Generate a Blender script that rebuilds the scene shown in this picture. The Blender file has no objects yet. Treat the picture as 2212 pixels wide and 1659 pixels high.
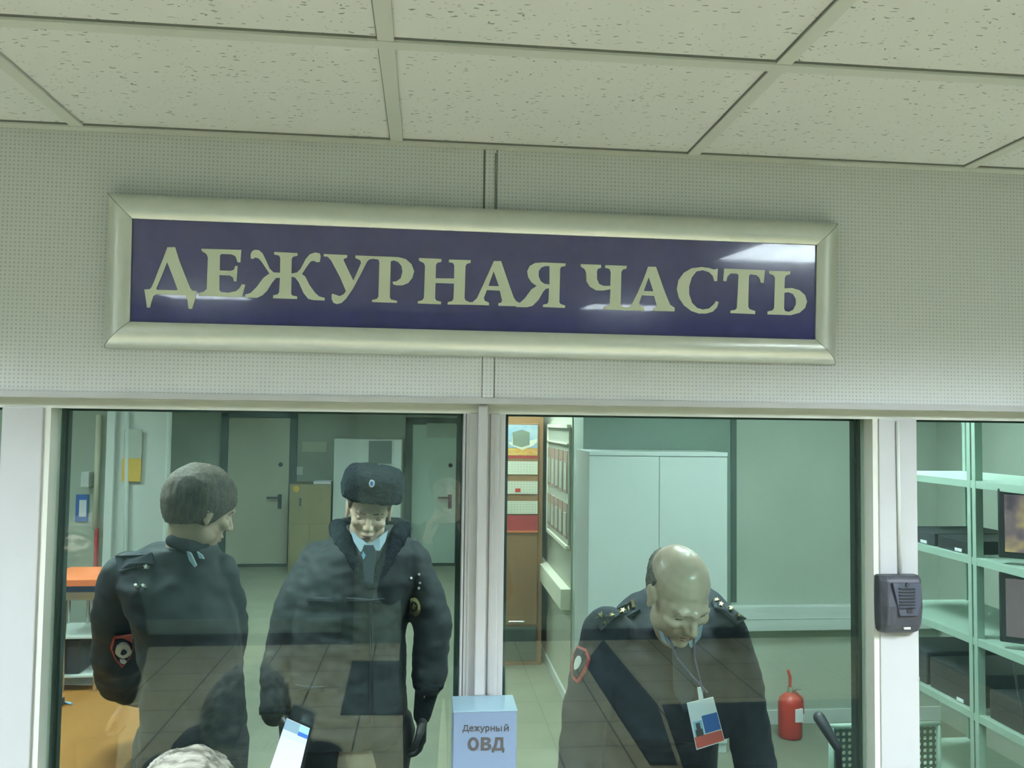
import bpy, bmesh, math, random
from mathutils import Vector, Matrix, noise
C = bpy.context.scene.collection
S = bpy.context.scene
random.seed(7)

# ------------------------------------------------------------------ camera
F, CX, CY = 1779.8, 1106.0, 829.5
YAW, PITCH, ROLL = 0.1021, 0.0474, 0.0125
CAM = Vector((0.0028, -1.6624, 1.918))
_fw = Vector((math.sin(YAW)*math.cos(PITCH), math.cos(YAW)*math.cos(PITCH), math.sin(PITCH)))
_rt0 = Vector((math.cos(YAW), -math.sin(YAW), 0)); _up0 = _rt0.cross(_fw)
RT = math.cos(ROLL)*_rt0 + math.sin(ROLL)*_up0
UP = -math.sin(ROLL)*_rt0 + math.cos(ROLL)*_up0
cd = bpy.data.cameras.new('camera'); cam = bpy.data.objects.new('camera', cd); C.objects.link(cam)
cd.sensor_width = 36; cd.lens = F/2212*36; cd.clip_start = 0.02
M4 = Matrix((RT, UP, -_fw)).transposed().to_4x4(); M4.translation = CAM
cam.matrix_world = M4
S.camera = cam
# ------------------------------------------------------------------ world, exposure
w = bpy.data.worlds.new('world'); S.world = w; w.use_nodes = True
w.node_tree.nodes['Background'].inputs[0].default_value = (0.55, 0.62, 0.58, 1)
w.node_tree.nodes['Background'].inputs[1].default_value = 0.0
S.view_settings.view_transform = 'Standard'; S.view_settings.look = 'None'
S.view_settings.exposure = 2.0; S.view_settings.gamma = 1; S.view_settings.use_curve_mapping = False
S.cycles.use_denoising = True
S.cycles.caustics_reflective = False; S.cycles.caustics_refractive = False
S.cycles.sample_clamp_indirect = 4.0
LOBBY_E, ROOM_E = 232.0, 64.0           # brightness of the fluorescent tubes
LAMP_COL = (0.88, 1.0, 1.13)
ROOM_COL = (0.86, 1.0, 1.04)

CEIL = 2.47; ZG = 1.936               # suspended ceiling, top edge of the glazing

def ray(px, py):
    return (_fw*F + RT*(px-CX) - UP*(py-CY)).normalized()
def at(px, py, y):                    # point seen at a pixel, in the plane of a given depth y
    d = ray(px, py); return CAM + d*((y-CAM.y)/d.y)
def atz(px, py, z):
    d = ray(px, py); return CAM + d*((z-CAM.z)/d.z)
def atplane(px, py, p0, n):
    d = ray(px, py); return CAM + d*((p0-CAM).dot(n)/d.dot(n))

# ------------------------------------------------------------------ materials
def mat(name, col, rough=0.6, metal=0.0, spec=0.5, emit=None, estr=0):
    m = bpy.data.materials.new(name); m.use_nodes = True
    b = m.node_tree.nodes['Principled BSDF']
    b.inputs['Base Color'].default_value = (*col, 1); b.inputs['Roughness'].default_value = rough
    b.inputs['Metallic'].default_value = metal; b.inputs['Specular IOR Level'].default_value = spec
    if emit:
        b.inputs['Emission Color'].default_value = (*emit, 1); b.inputs['Emission Strength'].default_value = estr
    return m
def N(m, t, **k):
    n = m.node_tree.nodes.new(t)
    for a, v in k.items(): setattr(n, a, v)
    return n
def L(m, a, b): m.node_tree.links.new(a, b)
def bsdf(m): return m.node_tree.nodes['Principled BSDF']
def noisy(m, col2, scale=8, stretch=(1, 1, 1), lo=0.35, hi=0.65, bump=0, detail=6, rot=(0,0,0)):
    """mix a second colour in by noise, object coordinates"""
    tc = N(m, 'ShaderNodeTexCoord'); mp = N(m, 'ShaderNodeMapping'); mp.inputs['Scale'].default_value = stretch
    mp.inputs['Rotation'].default_value = rot
    ns = N(m, 'ShaderNodeTexNoise'); ns.inputs['Scale'].default_value = scale; ns.inputs['Detail'].default_value = detail
    cr = N(m, 'ShaderNodeValToRGB'); c1 = bsdf(m).inputs['Base Color'].default_value[:]
    cr.color_ramp.elements[0].position = lo; cr.color_ramp.elements[0].color = c1
    cr.color_ramp.elements[1].position = hi; cr.color_ramp.elements[1].color = (*col2, 1)
    L(m, tc.outputs['Object'], mp.inputs['Vector']); L(m, mp.outputs[0], ns.inputs['Vector'])
    L(m, ns.outputs['Fac'], cr.inputs[0]); L(m, cr.outputs[0], bsdf(m).inputs['Base Color'])
    if bump:
        bp = N(m, 'ShaderNodeBump'); bp.inputs['Strength'].default_value = bump; bp.inputs['Distance'].default_value = 0.004
        L(m, ns.outputs['Fac'], bp.inputs['Height']); L(m, bp.outputs[0], bsdf(m).inputs['Normal'])
    return m
def math_node(m, op, a, b=None, c=None):
    n = N(m, 'ShaderNodeMath', operation=op)
    for i, v in enumerate((a, b, c)):
        if v is None: continue
        if isinstance(v, (int, float)): n.inputs[i].default_value = v
        else: L(m, v, n.inputs[i])
    return n.outputs[0]

M = {}
# ceiling tile: mineral fibre with fissures
m = mat('mineral_tile', (0.67, 0.69, 0.665), 0.95, spec=0.1)
tc = N(m, 'ShaderNodeTexCoord'); wn = N(m, 'ShaderNodeTexNoise'); wn.inputs['Scale'].default_value = 45; wn.inputs['Detail'].default_value = 2
L(m, tc.outputs['Object'], wn.inputs['Vector'])
ma = N(m, 'ShaderNodeMixRGB', blend_type='ADD'); ma.inputs[0].default_value = 0.016
L(m, tc.outputs['Object'], ma.inputs[1]); L(m, wn.outputs['Color'], ma.inputs[2])
def fissure(scale, thr, dens, ang):
    mp = N(m, 'ShaderNodeMapping'); mp.inputs['Scale'].default_value = scale; mp.inputs['Rotation'].default_value = (0, 0, ang)
    vo = N(m, 'ShaderNodeTexVoronoi'); vo.inputs['Scale'].default_value = 1; vo.inputs['Randomness'].default_value = 1
    L(m, ma.outputs[0], mp.inputs['Vector']); L(m, mp.outputs[0], vo.inputs['Vector'])
    sp = N(m, 'ShaderNodeSeparateColor'); L(m, vo.outputs['Color'], sp.inputs[0])
    near = math_node(m, 'LESS_THAN', vo.outputs['Distance'], thr)
    some = math_node(m, 'LESS_THAN', sp.outputs[0], dens)
    return math_node(m, 'MULTIPLY', near, some)
f1 = fissure((34, 130, 1), 0.17, 0.58, 0.0); f2 = fissure((60, 42, 1), 0.11, 0.42, 0.5); f3 = fissure((90, 150, 1), 0.2, 0.5, 0.2)
s12 = math_node(m, 'MAXIMUM', f1, f2); s3 = math_node(m, 'MULTIPLY', f3, 0.45); fs = math_node(m, 'MAXIMUM', s12, s3)
mx = N(m, 'ShaderNodeMixRGB'); mx.inputs[1].default_value = (0.67, 0.69, 0.665, 1); mx.inputs[2].default_value = (0.25, 0.29, 0.25, 1)
L(m, fs, mx.inputs[0]); L(m, mx.outputs[0], bsdf(m).inputs['Base Color'])
bp = N(m, 'ShaderNodeBump'); bp.inputs['Strength'].default_value = 0.6; bp.inputs['Distance'].default_value = 0.002; bp.invert = True
L(m, fs, bp.inputs['Height']); L(m, bp.outputs[0], bsdf(m).inputs['Normal'])
M['tile'] = m
# wall covering with a fine woven dot pattern
m = mat('dotted_wallcover', (0.60, 0.62, 0.58), 0.75, spec=0.25)
tc = N(m, 'ShaderNodeTexCoord'); sx = N(m, 'ShaderNodeSeparateXYZ'); L(m, tc.outputs['Object'], sx.inputs[0])
k = 2*math.pi/0.0078
a = math_node(m, 'SINE', math_node(m, 'MULTIPLY', sx.outputs[0], k)); b = math_node(m, 'SINE', math_node(m, 'MULTIPLY', sx.outputs[2], k))
dd = math_node(m, 'GREATER_THAN', math_node(m, 'MINIMUM', a, b), 0.1)
ns = N(m, 'ShaderNodeTexNoise'); ns.inputs['Scale'].default_value = 160; L(m, tc.outputs['Object'], ns.inputs['Vector'])
dd2 = math_node(m, 'MULTIPLY', dd, math_node(m, 'MULTIPLY', ns.outputs['Fac'], 1.3))
mx = N(m, 'ShaderNodeMixRGB'); mx.inputs[1].default_value = (0.62, 0.64, 0.62, 1); mx.inputs[2].default_value = (0.38, 0.41, 0.38, 1)
L(m, dd2, mx.inputs[0]); L(m, mx.outputs[0], bsdf(m).inputs['Base Color'])
bp = N(m, 'ShaderNodeBump'); bp.inputs['Strength'].default_value = 0.4; bp.inputs['Distance'].default_value = 0.001; bp.invert = True
L(m, dd, bp.inputs['Height']); L(m, bp.outputs[0], bsdf(m).inputs['Normal'])
M['wallcover'] = m
M['grid'] = mat('grid_metal', (0.56, 0.59, 0.53), 0.5)
M['shadow_gap'] = mat('gap_shade_and_joint', (0.18, 0.19, 0.165), 0.9)
M['pvc'] = noisy(mat('white_pvc', (0.45, 0.455, 0.435), 0.4), (0.435, 0.44, 0.42), 5)
M['pvc_olive'] = mat('frame_enamel', (0.60, 0.62, 0.53), 0.45)
M['rubber'] = mat('rubber_gasket', (0.03, 0.05, 0.04), 0.6)
M['anod'] = noisy(mat('anodised_aluminium', (0.70, 0.73, 0.66), 0.38, 0.55), (0.68, 0.71, 0.64), 60, (1, 1, 1))
M['sign_blue'] = noisy(mat('sign_film_blue', (0.048, 0.048, 0.165), 0.12, spec=0.6), (0.058, 0.054, 0.18), 30)
bsdf(M['sign_blue']).inputs['Coat Weight'].default_value = 1.0; bsdf(M['sign_blue']).inputs['Coat Roughness'].default_value = 0.02
M['letter'] = mat('sign_letter', (0.66, 0.71, 0.57), 0.3)
M['glass'] = bpy.data.materials.new('window_glass'); M['glass'].use_nodes = True
nt = M['glass'].node_tree; nt.nodes.clear()
# thin sheet: clear transmission with a green cast and a Schlick reflection, the same for both faces
def gn(t, **k): return nt.nodes.new(t)
lw = gn('ShaderNodeLayerWeight'); lw.inputs['Blend'].default_value = 0.5
pw = gn('ShaderNodeMath'); pw.operation = 'POWER'; pw.inputs[1].default_value = 5; nt.links.new(lw.outputs['Facing'], pw.inputs[0])
ml = gn('ShaderNodeMath'); ml.operation = 'MULTIPLY_ADD'; ml.inputs[1].default_value = 0.95; ml.inputs[2].default_value = 0.047; nt.links.new(pw.outputs[0], ml.inputs[0])
tr = gn('ShaderNodeBsdfTransparent'); tr.inputs[0].default_value = (0.815, 0.90, 0.87, 1); gl = gn('ShaderNodeBsdfGlossy'); gl.inputs['Roughness'].default_value = 0.0; gl.inputs[0].default_value = (0.95, 1, 0.97, 1)
mi = gn('ShaderNodeMixShader'); go = gn('ShaderNodeOutputMaterial')
nt.links.new(ml.outputs[0], mi.inputs[0]); nt.links.new(tr.outputs[0], mi.inputs[1]); nt.links.new(gl.outputs[0], mi.inputs[2]); nt.links.new(mi.outputs[0], go.inputs[0])
M['tube_l'] = mat('lobby_tube', (1, 1, 1), 0.5, emit=LAMP_COL, estr=LOBBY_E)
M['tube_r'] = mat('room_tube', (1, 1, 1), 0.5, emit=ROOM_COL, estr=ROOM_E)
M['louvre'] = mat('louvre_enamel', (0.90, 0.92, 0.90), 0.35)
M['white_paint'] = noisy(mat('white_paint', (0.58, 0.64, 0.59), 0.6), (0.55, 0.61, 0.56), 3)
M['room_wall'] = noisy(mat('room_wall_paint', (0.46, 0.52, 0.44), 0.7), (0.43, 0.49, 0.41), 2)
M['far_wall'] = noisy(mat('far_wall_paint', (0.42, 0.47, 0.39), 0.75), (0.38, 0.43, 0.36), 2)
M['dim_panel'] = mat('dull_green_panel', (0.20, 0.27, 0.22), 0.7)
M['cream_wall'] = mat('cream_wall_paint', (0.50, 0.51, 0.40), 0.7)
M['room_floor'] = noisy(mat('room_linoleum', (0.24, 0.25, 0.18), 0.45), (0.20, 0.215, 0.155), 3)
M['door_grey'] = noisy(mat('grey_door_paint', (0.58, 0.58, 0.45), 0.5), (0.54, 0.54, 0.42), 2)
M['door_teal'] = mat('green_door_paint', (0.44, 0.56, 0.47), 0.5)
M['dark_frame'] = mat('dark_door_frame', (0.06, 0.09, 0.075), 0.6)
M['cab_white'] = noisy(mat('cabinet_enamel', (0.66, 0.72, 0.68), 0.35), (0.63, 0.69, 0.65), 2)
M['wood'] = noisy(mat('oak_laminate', (0.27, 0.115, 0.022), 0.5), (0.33, 0.15, 0.035), 5, (1, 0.08, 1), 0.3, 0.7)
M['wood_dark'] = noisy(mat('brown_veneer', (0.25, 0.13, 0.055), 0.45), (0.32, 0.17, 0.075), 6, (1, 1, 0.1), 0.3, 0.7)
M['wood_tan'] = noisy(mat('tan_veneer', (0.28, 0.25, 0.13), 0.5), (0.24, 0.21, 0.11), 4, (1, 1, 0.2))
M['skin'] = noisy(mat('skin', (0.66, 0.49, 0.37), 0.55), (0.62, 0.45, 0.335), 25, (1, 1, 1), 0.35, 0.75)
bsdf(M['skin']).inputs['Subsurface Weight'].default_value = 0.0
M['skin_oily'] = noisy(mat('scalp_skin', (0.68, 0.52, 0.40), 0.3, spec=0.6), (0.64, 0.48, 0.365), 22, (1, 1, 1), 0.35, 0.75)
M['cloth_navy'] = noisy(mat('navy_uniform_cloth', (0.012, 0.017, 0.026), 0.8, spec=0.3), (0.022, 0.028, 0.038), 14, bump=0.4)
M['cloth_coat'] = noisy(mat('padded_coat_cloth', (0.012, 0.018, 0.022), 0.7, spec=0.35), (0.024, 0.032, 0.036), 9, bump=0.7)
M['trouser'] = noisy(mat('trouser_cloth', (0.022, 0.026, 0.03), 0.85), (0.03, 0.034, 0.038), 10)
M['fur'] = noisy(mat('dark_fur', (0.008, 0.013, 0.018), 0.95, spec=0.1), (0.022, 0.03, 0.036), 160, bump=1.0)
M['shirt'] = mat('pale_blue_shirt', (0.42, 0.56, 0.66), 0.7)
M['tie'] = mat('dark_tie', (0.015, 0.03, 0.045), 0.6)
M['hair_brown'] = noisy(mat('short_brown_hair', (0.04, 0.03, 0.02), 0.75), (0.115, 0.09, 0.062), 90, (1, 1, 0.3), bump=0.8)
M['hair_dark'] = noisy(mat('thin_dark_hair', (0.08, 0.07, 0.055), 0.7), (0.15, 0.13, 0.10), 120, bump=0.8)
M['hair_grey'] = noisy(mat('grey_hair', (0.10, 0.095, 0.07), 0.6), (0.36, 0.345, 0.28), 60, (0.16, 1.3, 1.3), 0.40, 0.60, bump=1.0)
M['brow'] = mat('eyebrow_hair', (0.07, 0.05, 0.035), 0.9)
M['eye'] = mat('eye_white', (0.55, 0.55, 0.5), 0.3)
M['lip'] = mat('lip_skin', (0.38, 0.17, 0.14), 0.5)
M['gold'] = mat('gold_metal', (0.85, 0.70, 0.35), 0.28, 1.0)
M['silver'] = mat('silver_metal', (0.80, 0.80, 0.74), 0.35, 0.35)
M['black'] = mat('black_plastic', (0.018, 0.02, 0.022), 0.45)
M['dark_plastic'] = noisy(mat('charcoal_plastic', (0.032, 0.035, 0.042), 0.5), (0.042, 0.045, 0.052), 40)
M['chrome'] = mat('chrome', (0.7, 0.72, 0.7), 0.2, 1.0)
M['paper'] = mat('white_paper', (0.82, 0.83, 0.86), 0.6)
M['cream_paper'] = mat('cream_paper', (0.80, 0.78, 0.60), 0.7)
M['red'] = mat('red_enamel', (0.50, 0.045, 0.03), 0.35)
M['red_print'] = mat('red_print', (0.42, 0.05, 0.05), 0.5)
M['orange'] = mat('orange_card', (0.75, 0.20, 0.07), 0.5)
M['yellow'] = mat('yellow_card', (0.62, 0.42, 0.06), 0.6)
M['blue'] = mat('blue_print', (0.03, 0.13, 0.42), 0.5)
M['blue_light'] = mat('light_blue_print', (0.28, 0.52, 0.72), 0.5)
M['lightbox'] = mat('translucent_blue_acrylic', (0.16, 0.22, 0.31), 0.3)
M['lightbox_top'] = mat('clear_acrylic_edge', (0.22, 0.34, 0.40), 0.2)
M['ink'] = mat('grey_ink', (0.06, 0.055, 0.05), 0.6)
M['pocket'] = mat('faded_rose_card', (0.42, 0.27, 0.20), 0.6)
M['steel_green'] = mat('green_grey_steel', (0.42, 0.56, 0.46), 0.4, 0.1)
M['perf'] = mat('green_perforated_steel', (0.10, 0.17, 0.14), 0.4, 0.3)
M['lobby_wall'] = noisy(mat('lobby_wall_paint', (0.13, 0.20, 0.185), 0.7), (0.11, 0.18, 0.165), 2)
m = mat('brown_floor_tile', (0.20, 0.16, 0.09), 0.35)
br = N(m, 'ShaderNodeTexBrick'); tc = N(m, 'ShaderNodeTexCoord'); br.offset = 0
br.inputs['Color1'].default_value = (0.46, 0.41, 0.26, 1); br.inputs['Color2'].default_value = (0.42, 0.37, 0.235, 1); br.inputs['Mortar'].default_value = (0.07, 0.065, 0.05, 1)
br.inputs['Scale'].default_value = 1; br.inputs['Brick Width'].default_value = 0.4; br.inputs['Row Height'].default_value = 0.4; br.inputs['Mortar Size'].default_value = 0.006
L(m, tc.outputs['Object'], br.inputs['Vector']); L(m, br.outputs['Color'], bsdf(m).inputs['Base Color']); M['lobby_floor'] = m

# ------------------------------------------------------------------ mesh helpers
class MB:
    def __init__(s): s.bm = bmesh.new()
    def box(s, x0, x1, y0, y1, z0, z1, bev=0, mi=0):
        r = bmesh.ops.create_cube(s.bm, size=1)['verts']
        for v in r: v.co = Vector(((x0+x1)/2+v.co.x*abs(x1-x0), (y0+y1)/2+v.co.y*abs(y1-y0), (z0+z1)/2+v.co.z*abs(z1-z0)))
        fs = {f for v in r for f in v.link_faces}
        for f in fs: f.material_index = mi
        if bev:
            es = list({e for v in r for e in v.link_edges})
            bmesh.ops.bevel(s.bm, geom=es, offset=bev, segments=2, affect='EDGES', profile=0.6)
        return s
    def tube(s, a, b, ra, rb=None, n=12, caps=True, sx=1.0, xdir=None):
        a = Vector(a); b = Vector(b); rb = ra if rb is None else rb
        d = (b-a).normalized(); x = Vector(xdir) if xdir is not None else (Vector((0, 0, 1)) if abs(d.z) < .9 else Vector((1, 0, 0)))
        x = (x-d*x.dot(d)).normalized(); y = d.cross(x)
        R = []
        for c, r in ((a, ra), (b, rb)):
            R.append([s.bm.verts.new(c+x*math.cos(2*math.pi*i/n)*r*sx+y*math.sin(2*math.pi*i/n)*r) for i in range(n)])
        for i in range(n): s.bm.faces.new((R[0][i], R[0][(i+1) % n], R[1][(i+1) % n], R[1][i]))
        if caps: s.bm.faces.new(R[0][::-1]); s.bm.faces.new(R[1])
        return s
    def caps(s, a, b, ra, rb=None, n=14, flat=1.0, xdir=None):
        """tapered capsule; flat scales the radius along xdir"""
        a = Vector(a); b = Vector(b); rb = ra if rb is None else rb
        d = b-a; ln = d.length; d = d/ln if ln > 1e-6 else Vector((0, 0, 1))
        x = Vector(xdir) if xdir is not None else (Vector((0, 0, 1)) if abs(d.z) < .9 else Vector((1, 0, 0)))
        x = (x-d*x.dot(d)).normalized(); y = d.cross(x); rings = []
        for t in (-80, -55, -30, 0): rings.append((a+d*ra*math.sin(math.radians(t)), ra*math.cos(math.radians(t))))
        for t in (0, 30, 55, 80): rings.append((b+d*rb*math.sin(math.radians(t)), rb*math.cos(math.radians(t))))
        R = [[s.bm.verts.new(c+x*math.cos(2*math.pi*i/n)*r*flat+y*math.sin(2*math.pi*i/n)*r) for i in range(n)] for c, r in rings]
        for j in range(len(R)-1):
            for i in range(n): s.bm.faces.new((R[j][i], R[j][(i+1) % n], R[j+1][(i+1) % n], R[j+1][i]))
        s.bm.faces.new(R[0][::-1]); s.bm.faces.new(R[-1])
        return s
    def chain(s, pts, **k):
        for (a, ra), (b, rb) in zip(pts, pts[1:]): s.caps(a, b, ra, rb, **k)
        return s
    def ell(s, c, r, mtx=None, n=24):
        v = bmesh.ops.create_uvsphere(s.bm, u_segments=n, v_segments=n//2, radius=1)['verts']
        for q in v:
            p = Vector((q.co.x*r[0], q.co.y*r[1], q.co.z*r[2]))
            if mtx: p = mtx @ p
            q.co = p+Vector(c)
        return s
    def loft(s, rings, n=28, p=2.3, xf=None):
        """rings: (centre, rx, ry[, xaxis, yaxis]); superellipse sections"""
        R = []
        for r in rings:
            c = Vector(r[0]); ax = Vector(r[3]) if len(r) > 3 else Vector((1, 0, 0)); ay = Vector(r[4]) if len(r) > 4 else Vector((0, 1, 0))
            row = []
            for i in range(n):
                t = 2*math.pi*i/n; ct, st = math.cos(t), math.sin(t)
                row.append(s.bm.verts.new(c+ax*r[1]*math.copysign(abs(ct)**(2/p), ct)+ay*r[2]*math.copysign(abs(st)**(2/p), st)))
            R.append(row)
        for j in range(len(R)-1):
            for i in range(n): s.bm.faces.new((R[j][i], R[j][(i+1) % n], R[j+1][(i+1) % n], R[j+1][i]))
        s.bm.faces.new(R[0][::-1]); s.bm.faces.new(R[-1])
        return s
    def quad(s, pts, mi=0):
        f = s.bm.faces.new([s.bm.verts.new(p) for p in pts]); f.material_index = mi; return s
    def prism(s, pts, off, mi=0):
        """closed prism: polygon pts swept by off"""
        a = [s.bm.verts.new(p) for p in pts]; b = [s.bm.verts.new(Vector(p)+Vector(off)) for p in pts]
        s.bm.faces.new(a[::-1]).material_index = mi; s.bm.faces.new(b).material_index = mi
        n = len(a)
        for i in range(n): s.bm.faces.new((a[i], a[(i+1) % n], b[(i+1) % n], b[i])).material_index = mi
        return s
    def build(s, name, mats, parent=None, smooth=False, xf=None):
        bmesh.ops.recalc_face_normals(s.bm, faces=s.bm.faces)
        me = bpy.data.meshes.new(name); s.bm.to_mesh(me); s.bm.free()
        for m in (mats if isinstance(mats, (list, tuple)) else [mats]): me.materials.append(m)
        if smooth:
            for p in me.polygons: p.use_smooth = True
        o = bpy.data.objects.new(name, me); C.objects.link(o)
        if xf: o.matrix_world = xf
        if parent: o.parent = parent
        return o
def box(name, m, x0, x1, y0, y1, z0, z1, parent=None, bev=0):
    return MB().box(x0, x1, y0, y1, z0, z1, bev).build(name, m, parent)
def tag(o, label, cat, group=None):
    o['label'] = label; o['category'] = cat
    if group: o['group'] = group
    return o
def struct(o): o['kind'] = 'structure'; return o
def thing(name, label, cat, loc=(0, 0, 0), group=None):
    o = bpy.data.objects.new(name, None); C.objects.link(o); o.location = loc; o.empty_display_size = 0.1
    return tag(o, label, cat, group)
def rel(o, parent):
    """parent o keeping its world-space geometry"""
    o.parent = parent; o.matrix_parent_inverse = parent.matrix_basis.inverted(); return o
def put(parent, *objs):
    for o in objs: rel(o, parent)
    return parent
def remesh(mb, name, mtl, voxel, smooth=4, deform=None, parent=None):
    """union the overlapping volumes of mb into one continuous surface"""
    bmesh.ops.recalc_face_normals(mb.bm, faces=mb.bm.faces)
    seen = set()                          # every closed volume must face outwards
    for f0 in mb.bm.faces:
        if f0 in seen: continue
        isl = []; stack = [f0]; seen.add(f0)
        while stack:
            f = stack.pop(); isl.append(f)
            for e in f.edges:
                for g in e.link_faces:
                    if g not in seen: seen.add(g); stack.append(g)
        c0 = isl[0].calc_center_median(); vol = 0.0
        for f in isl:
            vs = [v.co-c0 for v in f.verts]
            for i in range(1, len(vs)-1): vol += vs[0].dot(vs[i].cross(vs[i+1]))
        if vol < 0:
            for f in isl: f.normal_flip()
    me = bpy.data.meshes.new('tmp'); mb.bm.to_mesh(me); mb.bm.free()
    o = bpy.data.objects.new('tmp', me); C.objects.link(o)
    md = o.modifiers.new('r', 'REMESH'); md.mode = 'VOXEL'; md.voxel_size = voxel
    sm = o.modifiers.new('s', 'SMOOTH'); sm.iterations = smooth; sm.factor = 0.5
    dg = bpy.context.evaluated_depsgraph_get(); ev = o.evaluated_get(dg)
    nm = bpy.data.meshes.new_from_object(ev); nm.name = name
    bpy.data.objects.remove(o); bpy.data.meshes.remove(me)
    if deform:
        norms = [v.normal.copy() for v in nm.vertices]
        for v, nn in zip(nm.vertices, norms): v.co = deform(v.co.copy(), nn)
    for p in nm.polygons: p.use_smooth = True
    nm.materials.clear()
    for mm in (mtl if isinstance(mtl, (list, tuple)) else [mtl]): nm.materials.append(mm)
    q = bpy.data.objects.new(name, nm); C.objects.link(q)
    if parent: rel(q, parent)
    return q
def wrinkle(amp, sc=9.0, st=(1, 1, 1)):
    def f(co, n):
        q = Vector((co.x*st[0], co.y*st[1], co.z*st[2]))*sc
        return co + n*(amp*(noise.noise(q)+0.5*noise.noise(q*2.3)))
    return f
def text(name, body, size, m, mtx, parent=None, extr=0.0004, bold=0.0, xscale=1.0):
    c = bpy.data.curves.new(name, 'FONT'); c.body = body; c.size = size; c.align_x = 'CENTER'; c.align_y = 'CENTER'; c.extrude = extr; c.offset = bold
    o = bpy.data.objects.new('tmp', c); C.objects.link(o)
    me = bpy.data.meshes.new_from_object(o.evaluated_get(bpy.context.evaluated_depsgraph_get())); bpy.data.objects.remove(o)
    me.materials.clear(); me.materials.append(m)
    q = bpy.data.objects.new(name, me); C.objects.link(q)
    me.transform(mtx @ Matrix.Diagonal((xscale, 1, 1, 1)))
    if parent: rel(q, parent)
    return q
def copy_tree(o, parent=None):
    c = o.copy(); C.objects.link(c)
    if parent: c.parent = parent; c.matrix_parent_inverse = o.matrix_parent_inverse.copy()
    for ch in list(o.children): copy_tree(ch, c)
    return c

# ================================================================== STRUCTURE: lobby
X0, PIT, W0 = -0.6661, 0.6, 0.469      # first runner, tile pitch, depth of the cut tile row
LX0, LX1, LY0 = -4.2, 4.2, -5.6
rows = [-W0-PIT*i for i in range(0, 9)]
cols = [X0+PIT*i for i in range(-6, 9)]
lamp_cells = []                         # (col index, row index) lamps in the lobby grid
for ci in (4, 9):
    for ri in (1, 6): lamp_cells.append((ci, ri))
mb = MB(); edges_x = [LX0]+cols+[LX1]; edges_y = [0.06]+rows+[LY0]
cells = {}
for i in range(len(edges_x)-1):
    for j in range(len(edges_y)-1):
        if edges_x[i+1]-edges_x[i] < 0.05 or edges_y[j]-edges_y[j+1] < 0.05: continue
        if (i, j) in [(c+1, r+1) for c, r in lamp_cells]: continue
        g = 0.006
        mb.box(edges_x[i]+g, edges_x[i+1]-g, edges_y[j+1]+g, edges_y[j]-g, CEIL+0.004, CEIL+0.02)
ceil = struct(mb.build('ceiling', M['tile']))
mb = MB(); mb.box(LX0, LX1, LY0, 0.06, CEIL+0.08, CEIL+0.12)
rel(struct(mb.build('ceiling_slab', M['shadow_gap'])), ceil)
mb = MB()
for x in cols: mb.box(x-0.012, x+0.012, LY0, -0.03, CEIL-0.0015, CEIL+0.003)
for y in rows: mb.box(LX0, LX1, y-0.012, y+0.012, CEIL-0.003, CEIL+0.0034)
mb.box(LX0, LX1, -0.052, -0.03, CEIL-0.003, CEIL+0.002)
rel(struct(mb.build('ceiling_grid', M['grid'])), ceil)
mb = MB()  # thin dark strips painting the shade where tiles meet the runners
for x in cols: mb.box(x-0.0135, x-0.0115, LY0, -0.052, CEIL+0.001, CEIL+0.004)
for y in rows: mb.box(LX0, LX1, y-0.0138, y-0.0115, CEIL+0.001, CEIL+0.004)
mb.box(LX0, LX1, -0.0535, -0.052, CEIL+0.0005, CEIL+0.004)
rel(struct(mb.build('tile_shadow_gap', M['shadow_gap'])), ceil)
struct(box('floor', M['lobby_floor'], LX0, LX1, LY0, -0.0, -0.1, 0))
struct(box('wall_back', M['lobby_wall'], LX0, LX1, LY0-0.1, LY0, 0, CEIL))
struct(box('wall_left', M['lobby_wall'], LX0-0.1, LX0, LY0, 0, 0, CEIL))
struct(box('wall_right', M['lobby_wall'], LX1, LX1+0.1, LY0, 0, 0, CEIL))

# fascia above the glazing: two clad panels with a cover strip on the joint
FY = -0.030                              # front of the fascia
ZF = at(1000, 872, FY).z                 # bottom edge of the fascia
sx = at(1058, 600, FY).x
fas = struct(MB().box(LX0, sx-0.013, FY, 0.08, ZF+0.012, CEIL+0.01).box(sx+0.013, LX1, FY, 0.08, ZF+0.012, CEIL+0.01).box(LX0, LX1, FY+0.004, 0.08, ZF+0.012, CEIL+0.01).build('wall_front', M['wallcover']))
struct(MB().box(LX0, LX1, FY-0.004, 0.08, ZF, ZF+0.0125, 0.0015).build('trim_1', M['pvc']))
struct(MB().box(sx-0.012, sx+0.010, FY-0.003, FY+0.006, ZF+0.0125, CEIL, 0.001).build('trim_2', M['wallcover']))
struct(MB().box(sx-0.016, sx-0.012, FY-0.0005, FY+0.006, 2.32, CEIL).box(sx+0.007, sx+0.0095, FY-0.0045, FY+0.006, 2.30, CEIL-.01).build('trim_3', M['shadow_gap']))
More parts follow.
